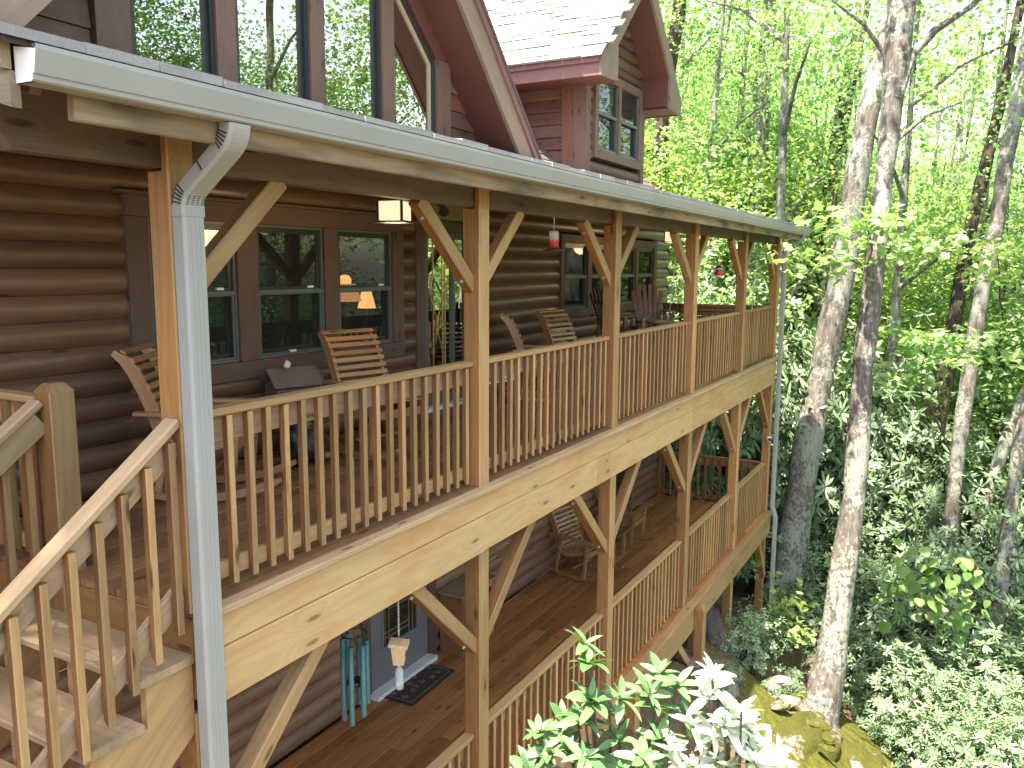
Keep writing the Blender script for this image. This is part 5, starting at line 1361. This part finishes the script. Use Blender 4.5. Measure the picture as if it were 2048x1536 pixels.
def where_bush(x, y, z):
    c, f = column(x, y, z); r_ = 384
    side = 'behind the upper porch end' if c < 700 else 'behind the last porch post' if c < 775 else 'right of the far downspout' if c < 820 else 'between the two big trunks' if c < 865 else 'right of the rock-rooted trunk' if c < 915 else 'left of the pale right-hand trunk' if c < 965 else 'at the right edge'
    dx_, dy_, dz_ = x+5.18, y+3.14, z-1.65; v_ = 384-824*(.1234*dx_+.0683*dy_+.99*dz_)/max(f, .1)
    side += ', low down' if v_ > 640 else ', lower middle' if v_ > 540 else ', upper middle' if v_ > 450 else ', high up'
    return side+(', front row' if f < 17 else ', second row' if f < 19 else ', back row')
random.seed(21)
spots = []
import itertools
def far_enough(x, y, d): return all((x-a)**2+(y-b)**2 > d*d for a, b in spots)
def inview(x, y):
    dx, dy = x+5.18, y+3.14; an = math.degrees(math.atan2(dy, dx)); return -8 < an < 40
tries = 0
while len(spots) < 80 and tries < 9000:
    tries += 1
    dist = random.uniform(20, 62); an = math.radians(random.uniform(-9, 30))
    x, y = -5.18+dist*math.cos(an), -3.14+dist*math.sin(an)
    if x < 17 or (y > 3 and x < 15): continue
    if far_enough(x, y, 1.9 if dist < 34 else 3.2): spots.append((x, y))
kinds = ['tall open maple', 'dark-trunked tree', 'slender low-branched maple', 'low lime-green sapling', 'slender bare-trunked tree', 'slim pale-trunked tree']
for i, (x, y) in enumerate(spots):
    dist = math.hypot(x+5.18, y+3.14)
    k = random.choice((2, 2, 3, 3, 4, 5)) if dist < 34 else random.choice((0, 0, 1, 2))
    o = copy_tree(protos[k]); s = random.uniform(.85, 1.2)
    o.location = (x, y, ground_z(x, y)); o.rotation_euler.z = random.uniform(0, 6.28); o.scale = (s, s, s*random.uniform(.9, 1.15))
    o['label'] = kinds[k]+' '+where_tree(x, y, dist)
    o['group'] = 'leafy trees of the wood behind the house'
# trees across the slope in front of the house (seen mirrored in the windows)
fs = [(11, -19), (9, -14), (13, -11), (14, -17), (11, -25), (17, -24), (17, -9), (25, -8), (28, -14), (20, -18), (-18, -3), (-16, 5)]
for i, (x, y) in enumerate(fs):
    big = (x, y) in ((11, -19), (9, -14), (13, -11), (14, -17), (11, -25), (17, -24), (8, -21), (17, -9)); k = 6+i % 2 if big else (i*5) % 3; o = copy_tree(protos[k]); s = random.uniform(.9, 1.1)
    o.location = (x, y, ground_z(x, y)); o.rotation_euler.z = random.uniform(0, 6.28); o.scale = (s, s, s)
    o['label'] = 'leafy tree on the slope in front of the house'; o['group'] = 'trees on the slope in front of the house'
for p in protos:
    def rm(o):
        for c in list(o.children): rm(c)
        bpy.data.objects.remove(o)
    rm(p)
# far wood that reads as one mass
rng = np.random.default_rng(77)
n = 1900; an = np.radians(rng.uniform(-14, 44, n)); dist = rng.uniform(58, 78, n)
c = np.stack([-5.18+dist*np.cos(an), -3.14+dist*np.sin(an), rng.uniform(-14, 17, n)+np.maximum(0, np.degrees(an))*.25], 1)
o = link('far_woods', leaf_mesh('far_woods', [sprays(c, 18, 1.9, .55, .5, 'rhomb', .7, .45)], M['maple'])); o['kind'] = 'stuff'; o['label'] = 'distant mass of bright leaves'

# ---- leafy branches reaching in front of the trunks
rng = np.random.default_rng(5)
def bough(label, pts, n_per, mat, base, L=.15, W=.15, per=9, rad=.3, shape='maple', name='maple_sapling', tip=.35):
    t = thing(name, label, 'sapling', base, 0)
    B0 = Vector(base); mids = []
    geos = []
    for (x, y, z, sx, sy, sz, n) in pts:
        c = rng.normal(size=(n, 3))*np.array([sx, sy, sz])*.6+np.array([x, y, z])-np.array(base)
        geos.append(sprays(c, per, rad, L, W, shape, .35, .15)); mids.append((x, y, z))
    link('foliage', leaf_mesh('foliage', geos, mat), t)
    m = MB(); p0 = Vector(base)
    for q in mids: m.tube([(0, 0, 0), (Vector(q)-p0)*.5+Vector((0, 0, .1)), Vector(q)-p0], [.022, .014, .005], 5)
    part('stem', m, M['stem'], t); return t
bough('maple branch spreading across the two big trunks at gutter height', [(8.0, -1.7, 2.35, .7, .6, .18, 16), (8.3, -2.1, 2.0, .6, .5, .15, 12), (7.8, -1.2, 1.75, .5, .5, .12, 10)], 0, M['maple'], (8.5, -1.85, 1.6))
bough('low maple branch with lobed leaves right of the big trunks', [(9.6, -2.6, .55, .8, .6, .16, 18), (9.8, -3.0, .3, .6, .6, .12, 12), (9.3, -2.4, -.1, .5, .5, .12, 10)], 0, M['maple'], (10.6, -2.9, -1.2))
bough('pale flat leafy branch at the right edge', [(10.2, -3.45, 1.95, .9, .5, .08, 22), (10.6, -3.5, 1.6, .7, .4, .08, 10)], 0, M['limegreen'], (11.5, -3.6, 1.0), L=.11, W=.09)
bough('lime-green maple sapling at the foot of the last porch post', [(9.3, -.75, -4.15, .35, .3, .25, 14), (9.0, -.95, -4.55, .3, .25, .25, 12), (10.2, .3, -3.7, .4, .3, .4, 14)], 0, M['limegreen'], (9.5, -.6, -5.0), L=.12, W=.12, per=6, rad=.22)
bough('leafy maple boughs hanging beyond the far end of the porch', [(13.2, 3.0, 1.5, 1.2, 1.2, .7, 40), (14.5, 2.0, 2.6, 1.4, 1.2, .6, 40), (13.5, 1.2, .8, 1, 1, .6, 26)], 0, M['maple'], (14, 2.6, -3), L=.14, W=.13, per=12, rad=.4, shape='rhomb')

# ---- rhododendron thicket
def rhodo_proto(seed, mat, n=260, per=9, L=.17, W=.046, box=(1.5, 1.5, 1.5), name='rhododendron', leafshape='oval'):
    global rng
    rng = np.random.default_rng(seed)
    t = thing(name, '', 'shrub', (0, 0, 0))
    d = rand_dir(n, .25); r = rng.uniform(.45, 1, n)
    lump = 1+.28*np.sin(4*d[:, 0]+seed)*np.sin(5*d[:, 1]-seed)
    c = d*(r*lump)[:, None]*np.array(box)+np.array([0, 0, box[2]*.8])
    dirs = d*.8+np.array([0, 0, .55])+rng.normal(size=(n, 3))*.3
    link('foliage', leaf_mesh('foliage', [whorls(c, dirs, per, L, W)], mat), t)
    m = MB()
    for k in range(14):
        q = Vector(c[rng.integers(n)]); m.tube([(0, 0, -.5), q*.45+Vector((0, 0, .1)), q], [.03, .018, .006], 5)
    part('stem', m, M['stem'], t); return t
rp = [rhodo_proto(s, M['rhodo'], 260) for s in (31, 32, 33)]
rs = []
random.seed(9)
def put_rhodo(x, y, zc, s, label, grp='dark rhododendrons of the thicket'):
    o = copy_tree(random.choice(rp)); o.location = (x, y, zc); o.rotation_euler.z = random.uniform(0, 6.28); o.scale = (s, s, s*random.uniform(.85, 1.1))
    o['label'] = label+' '+where_bush(x, y, zc+1); o['group'] = grp
GL = 'dark rhododendron'
for (x, y, s, dz) in [(12.6, .9, 1.0, 0), (13.4, 1.8, 1.1, .4), (12.4, 2.6, 1.1, .5), (14.5, .4, 1.2, .2), (13.3, -.2, .9, -.1), (14.6, 2.8, 1.2, .9), (13.2, 4.0, 1.2, 1.2), (15.5, 1.5, 1.3, .8),
                      (12.6, -1.4, 1.0, 0), (13.6, -1.9, 1.1, .3), (11.6, -2.2, 1.0, 0), (12.6, -2.9, 1.1, .1), (14.8, -1.2, 1.2, .8), (14.4, -2.7, 1.1, .5), (11.2, -3.1, 1.0, -.1), (10.2, -2.6, .8, -.2),
                      (12.0, -4.1, 1.1, .3), (10.6, -4.0, 1.0, 0), (13.3, -4.7, 1.2, .5), (11.4, -5.0, 1.1, .3), (9.6, -3.3, .7, -.2), (15.8, -4.2, 1.3, .6), (16.5, -2.2, 1.3, .9), (16.2, .2, 1.3, .9),
                      (12.3, -.4, .8, -.3), (11.9, 3.9, 1.1, .5), (12.0, 5.4, 1.2, 1.0), (11.0, -1.2, .6, -.3), (9.4, -4.3, .8, 0), (15, -6, 1.3, .6), (17.6, -5.2, 1.4, .8), (13, -6.6, 1.3, .5), (18, 3, 1.4, 1), (17, 4.5, 1.4, 1.2)]:
    put_rhodo(x, y, ground_z(x, y)+dz, s, GL)
for (x, y, s, dz) in [(8.6, -2.7, .8, -.2), (8.1, -3.3, .75, -.3), (9.0, -3.5, .85, -.1), (7.7, -3.7, .8, -.3), (8.5, -4.2, .85, -.1), (9.5, -2.1, .7, -.2), (7.3, -3.1, .6, -.3), (9.8, -4.9, .9, 0), (8.9, -5.0, .9, 0), (10.1, -1.6, .6, -.2), (10.9, -.6, .55, -.2), (6.9, -4.2, .8, -.2), (7.9, -2.8, .5, -.2)]:
    put_rhodo(x, y, ground_z(x, y)+dz, s, GL)
for (x, y, s, sz, dz) in [(13.2, 1.0, 1.3, 2.3, .2), (12.9, 2.2, 1.3, 2.2, .3), (14.2, -.2, 1.35, 2.3, .3), (14.6, 1.6, 1.5, 2.4, .5), (15.2, -1.5, 1.4, 2.1, .4), (13.9, -3.4, 1.2, 1.7, .3), (15.6, -2.8, 1.4, 1.9, .6), (16.3, -1.0, 1.5, 2.1, .6), (15.8, 3.2, 1.5, 2.4, .5), (13.4, 4.8, 1.5, 2.2, .4), (16.8, -3.8, 1.5, 1.8, .6)]:
    put_rhodo(x, y, ground_z(x, y)+dz, s, 'tall rhododendron')
    SC.collection.objects[-1] if False else None
    tall = [o for o in COL.objects if o.get('label', '').startswith('tall rhododendron') and abs(o.location.x-x) < 1e-4 and o.parent is None][0]; tall.scale.z = sz
for p in rp: rm(p)
# grey-green laurel by the lower posts
rng = np.random.default_rng(41)
lp = rhodo_proto(41, M['laurel'], 420, 7, .06, .024, (.62, .5, .6), 'laurel_shrub')
lp.location = (7.15, -.55, -4.55); lp['label'] = 'grey-green small-leaved laurel in front of the lower posts'
def small(x, y, s, label, grp):
    o = copy_tree(lp); o.location = (x, y, ground_z(x, y)); o.scale = (s, s, s); o.rotation_euler.z = random.uniform(0, 6); o['label'] = label; o['group'] = grp
small(5.9, -.55, .35, 'tiny leafy seedling at the foot of a lower post', 'small seedlings on the bank')
small(6.5, -1.0, .3, 'tiny leafy seedling at the edge of the mossy rock', 'small seedlings on the bank')
small(7.55, -1.1, .4, 'small bushy seedling left of the lichen-spotted trunk', 'small seedlings on the bank')
small(5.0, -.6, .4, 'small bushy seedling on the bare bank under the deck', 'small seedlings on the bank')
# fern
t = thing('fern', 'small green fern at the foot of the lichen-spotted trunk', 'fern', (7.3, -1.15, -4.98))
for k in range(9):
    a = k*.7; P_ = []; A_ = []; 
    for j in range(14):
        s = j/14; x = .35*s; z = .22*math.sin(2.6*s)
        for sg in (-1, 1): P_.append((x*math.cos(a), x*math.sin(a), z)); A_.append((-sg*math.sin(a)+.3*math.cos(a), sg*math.cos(a)+.3*math.sin(a), -.1))
    P_, A_ = np.array(P_), np.array(A_)
    m = MB(); m.tube([(.35*j/13*math.cos(a), .35*j/13*math.sin(a), .22*math.sin(2.6*j/13)) for j in range(14)], .004, 4); part('stalk', m, M['maple'], t)
    link('frond', leaf_mesh('frond', [leaf_geo(P_, A_, np.tile([[0, 0, 1.]], (len(P_), 1)), np.repeat(.07*(1-np.arange(14)/15), 2), .018, 'rhomb', .1)], M['maple']), t)['kind'] = 'stuff'
# heart-leaved vine over the thicket
t = thing('vine', 'heart-leaved lime-green vine climbing over the dark thicket', 'vine', (10.4, -2.95, -4.35))
hv, hf, hk, hn = leaf_geo(np.zeros((1, 3)), np.array([[1., 0, -.25]]), np.array([[0, 0, 1.]]), np.array([.2]), np.array([.2]), 'heart', .15)
hm = leaf_mesh('leaf', [(hv, hf, hk, hn)], M['vineleaf']); random.seed(14)
m = MB(); cl = []
for k in range(4):
    p = Vector((0, 0, 0)); path = [p.copy()]
    for j in range(6):
        p = p+Vector((random.uniform(-.25, .12), random.uniform(-.3, .3), random.uniform(.05, .45))); path.append(p.copy()); cl.append(p.copy())
    m.tube(path, .006, 5)
part('stem', m, M['stem'], t)
for k in range(64):
    p = random.choice(cl); s = random.uniform(.7, 1.25)
    link('leaf', hm, t, (p.x-.15+random.uniform(-.3, .25), p.y+random.uniform(-.6, .6), p.z+random.uniform(-.45, .3)), (random.uniform(-.5, .5), random.uniform(.2, 1.1), math.pi+random.uniform(-1.1, 1.1)), (s, s, s))

# ---- rock bank with moss
def rock(name, label, loc, sc, seed, mat, rz=0.0, group=None):
    import bmesh
    bm = bmesh.new(); bmesh.ops.create_icosphere(bm, subdivisions=4, radius=1)
    rr = random.Random(seed); ph = [rr.uniform(0, 6) for _ in range(6)]
    for v in bm.verts:
        p = v.co; k = 1+.16*math.sin(2.3*p.x+ph[0])*math.cos(2.1*p.y+ph[1])+.10*math.sin(4.7*p.z+ph[2]+2*p.x)+.05*math.sin(9*p.x+ph[3])*math.sin(8*p.y+ph[4])
        q = max(abs(p.x), abs(p.y), abs(p.z)); v.co = p*k
    me = bpy.data.meshes.new(name); bm.to_mesh(me); bm.free(); me.materials.append(mat)
    me.polygons.foreach_set('use_smooth', [True]*len(me.polygons))
    o = link(name, me, None, loc, (0, 0, rz), sc); return tag(o, label, 'rock', group)
def rockmat(name, moss):
    t = NT(name); tc = t.n('ShaderNodeTexCoord'); ge = t.n('ShaderNodeNewGeometry'); pos = ge.outputs['Position']
    n1 = t.noise(pos, 1.8, 5.0, .65); n2 = t.noise(pos, 11.0, 5.0, .65); n3 = t.noise(pos, 60.0, 3.0, .7)
    c = t.mix(n2, (.09, .078, .07, 1), (.25, .215, .19, 1))
    mf = t.ramp(t.math('ADD', n1, t.math('MULTIPLY', n2, .35)), [(.72-moss, B1), (.80-moss, W1)])
    mc = t.mix(n3, (.036, .042, .006, 1), (.088, .096, .015, 1)); mc = t.mix(t.math('MULTIPLY', n2, .7), mc, (.026, .024, .008, 1))
    c = t.mix(mf, c, mc); t.bsdf(c, .95, bump=t.math('ADD', n2, t.math('MULTIPLY', n3, .4)), bstr=.9, bdist=.05, spec=.15); return t.m
M['rockmoss'] = rockmat('mossy_rock', .16); M['rock'] = rockmat('grey_rock', -.25); M['rockgrey'] = rockmat('damp_grey_rock', .02)
def ledge(name, label, loc, sc, seed, mat, rot):
    o = rock(name, label, loc, sc, seed, mat); o.rotation_euler = rot
    r2 = random.Random(seed); ph = [r2.uniform(0, 6) for _ in range(8)]
    for v in o.data.vertices:
        p = v.co; d = .16*math.sin(4*p.x+ph[0]+2*math.sin(5*p.y))*math.sin(7*p.y+ph[1])+.06*math.sin(15*p.x+ph[2])*math.sin(17*p.y+ph[3]+3*p.x)+.05*math.sin(31*p.x+ph[4])*math.sin(29*p.y+ph[5])
        v.co.z += d*1.3*(1 if p.z > 0 else .2); v.co.x += d*.5
    return o
ledge('rock_ledge', 'long mossy yellow-green rock ledge sloping below the porch corner', (6.0, -1.35, -5.02), (1.75, .75, .42), 4, M['rockmoss'], (.30, .24, -.12))
ledge('rock_ledge', 'low mossy rock right of the rock-rooted lichen trunk', (6.9, -2.25, -5.62), (1.2, .6, .4), 8, M['rockmoss'], (.25, .2, .2))
ledge('boulder', 'bare grey rock at the top of the mossy ledge', (6.85, -.85, -4.72), (.42, .24, .16), 12, M['rock'], (.3, .2, .3))
ledge('boulder', 'grey rock in shade behind the lower posts', (8.3, .55, -4.5), (.7, .5, .6), 15, M['rock'], (0, 0, .5))
random.seed(34)
for k in range(9):
    x, y = random.uniform(5.4, 7.4), random.uniform(-2.0, -.8); s = random.uniform(.05, .11)
    rock('stone', 'grey stone half sunk in the mossy ledge', (x, y, ground_z(x, y)+.24), (s*1.7, s*1.1, s*.45), 60+k, M['rockgrey'] if k % 2 else M['rockmoss'], random.uniform(0, 3), 'stones on the mossy ledge')
random.seed(33)
for k in range(26):
    x, y = random.uniform(3.8, 7.2), random.uniform(-1.0, .5); s = random.uniform(.04, .16)
    rock('stone', 'loose pinkish-grey stone on the bare bank under the deck', (x, y, ground_z(x, y)+nz2(x, y)+.02), (s*1.3, s, s*.7), k, M['rock'], random.uniform(0, 3), 'loose stones on the bank')

# ---- rhododendrons in front of the lower deck, leaf by leaf
def fg_leaf(L, W, curve, cup):
    m = MB(); n = 6; rows = []
    for i in range(n+1):
        s = i/n; w_ = W*.5*math.sin(math.pi*min(1, .06+.94*s))**.6*(1-.15*s) if 0 < i < n else .002
        x = L*s; z = -curve*L*s*s; rows.append([(x, -w_, z+cup*w_), (x, 0, z), (x, w_, z+cup*w_)])
    i0 = 0
    m.v = [p for r in rows for p in r]
    for i in range(n):
        for k in (0, 1):
            m.f.append((i*3+k, (i+1)*3+k, (i+1)*3+k+1, i*3+k+1)); m.uv += [(0, 0)]*4; m.sm.append(True)
    return m
fl = {}
for key in ('rhodofg', 'rhodoglare'):
    fl[key] = [fg_leaf(.155 if key == 'rhodofg' else .135, .057 if key == 'rhodofg' else .045, c, .35).mesh('leaf', M[key]) for c in (.05, .2, .35)]
def fg_rhodo(label, key, base, tips, budget, seed, spread=.5):
    random.seed(seed); t = thing('rhododendron', label, 'shrub', base); cnt = 0
    B0 = Vector(base); m = MB()
    for (x, y, z) in tips:
        q = Vector((x, y, z))-B0; m.tube([(q.x*.15, q.y*.15, -.6), q*.55+Vector((0, 0, -.12)), q], [.016, .010, .006], 6)
    part('stem', m, M['stem'], t)
    for (x, y, z) in tips:
        q = Vector((x, y, z))-B0; d = (Vector((random.uniform(-.6, .4), random.uniform(-.7, .2), 1))).normalized()
        rot0 = d.to_track_quat('Z', 'Y')
        n = random.randint(8, 11); a0 = random.uniform(0, 6)
        for k in range(n):
            a = a0+k*2.4; lift = random.uniform(-.15, .75)+(.35 if k > n-4 else 0); s = random.uniform(.7, 1.15)*(.75 if k > n-4 else 1)
            rq = rot0 @ Matrix.Rotation(a, 3, 'Z').to_quaternion() @ Matrix.Rotation(-lift, 3, 'Y').to_quaternion() @ Matrix.Rotation(random.uniform(-.35, .35), 3, 'X').to_quaternion()
            o = link('leaf', random.choice(fl[key]), t, q+d*(.02*k/n-.02)); o.rotation_mode = 'QUATERNION'; o.rotation_quaternion = rq; o.scale = (s, s*random.uniform(.85, 1.15), s); cnt += 1
    return t
def cloud(pts, n, sx, sy, sz, seed):
    r = random.Random(seed); out = list(pts)
    for _ in range(n):
        p = r.choice(pts); out.append((p[0]+r.gauss(0, sx), p[1]+r.gauss(0, sy), p[2]+r.gauss(0, sz)-.05))
    return out
fg_rhodo('fresh green rhododendron in front of the lower railing', 'rhodofg', (-1.0, -1.55, -2.2),
         cloud([(-1.24, -1.45, -.50), (-1.13, -1.6, -.72), (-1.42, -1.30, -.98), (-1.52, -1.22, -1.05), (-1.0, -1.72, -.72), (-.9, -1.85, -.68), (-1.2, -1.62, -.92), (-1.05, -1.8, -.95), (-1.28, -1.45, -.8), (-1.25, -1.5, -1.1), (-1.1, -1.75, -1.12)], 19, .12, .12, .12, 2), 300, 6)
fg_rhodo('rhododendron with sun glare painted into its pale leaves at the bottom edge', 'rhodoglare', (-.75, -2.2, -2.2),
         cloud([(-.98, -2.05, -.66), (-.92, -2.2, -.76), (-1.0, -2.1, -.86), (-.9, -2.3, -.95), (-1.02, -2.18, -1.0), (-1.08, -2.0, -1.02), (-.95, -2.1, -1.05), (-.88, -2.25, -.85)], 22, .06, .08, .08, 5), 300, 8)

# labels of look-alikes are told apart by their order across the view
from collections import defaultdict
same = defaultdict(list)
for o in COL.objects:
    if o.parent is None and o.get('group') in ('dark rhododendrons of the thicket', 'leafy trees of the wood behind the house', 'stones on the mossy ledge', 'small seedlings on the bank'): same[o['label']].append(o)
ORD = ['leftmost', 'second from left', 'third from left', 'fourth from left', 'fifth from left', 'sixth from left', 'seventh from left', 'eighth from left', 'ninth from left', 'tenth from left', 'eleventh from left', 'twelfth from left']
for lb, os_ in same.items():
    if 1 < len(os_) <= 12:
        os_.sort(key=lambda o: column(o.location.x, o.location.y, o.location.z)[0])
        for i, o in enumerate(os_): o['label'] = lb+', '+(ORD[i] if i < len(os_)-1 else 'rightmost')
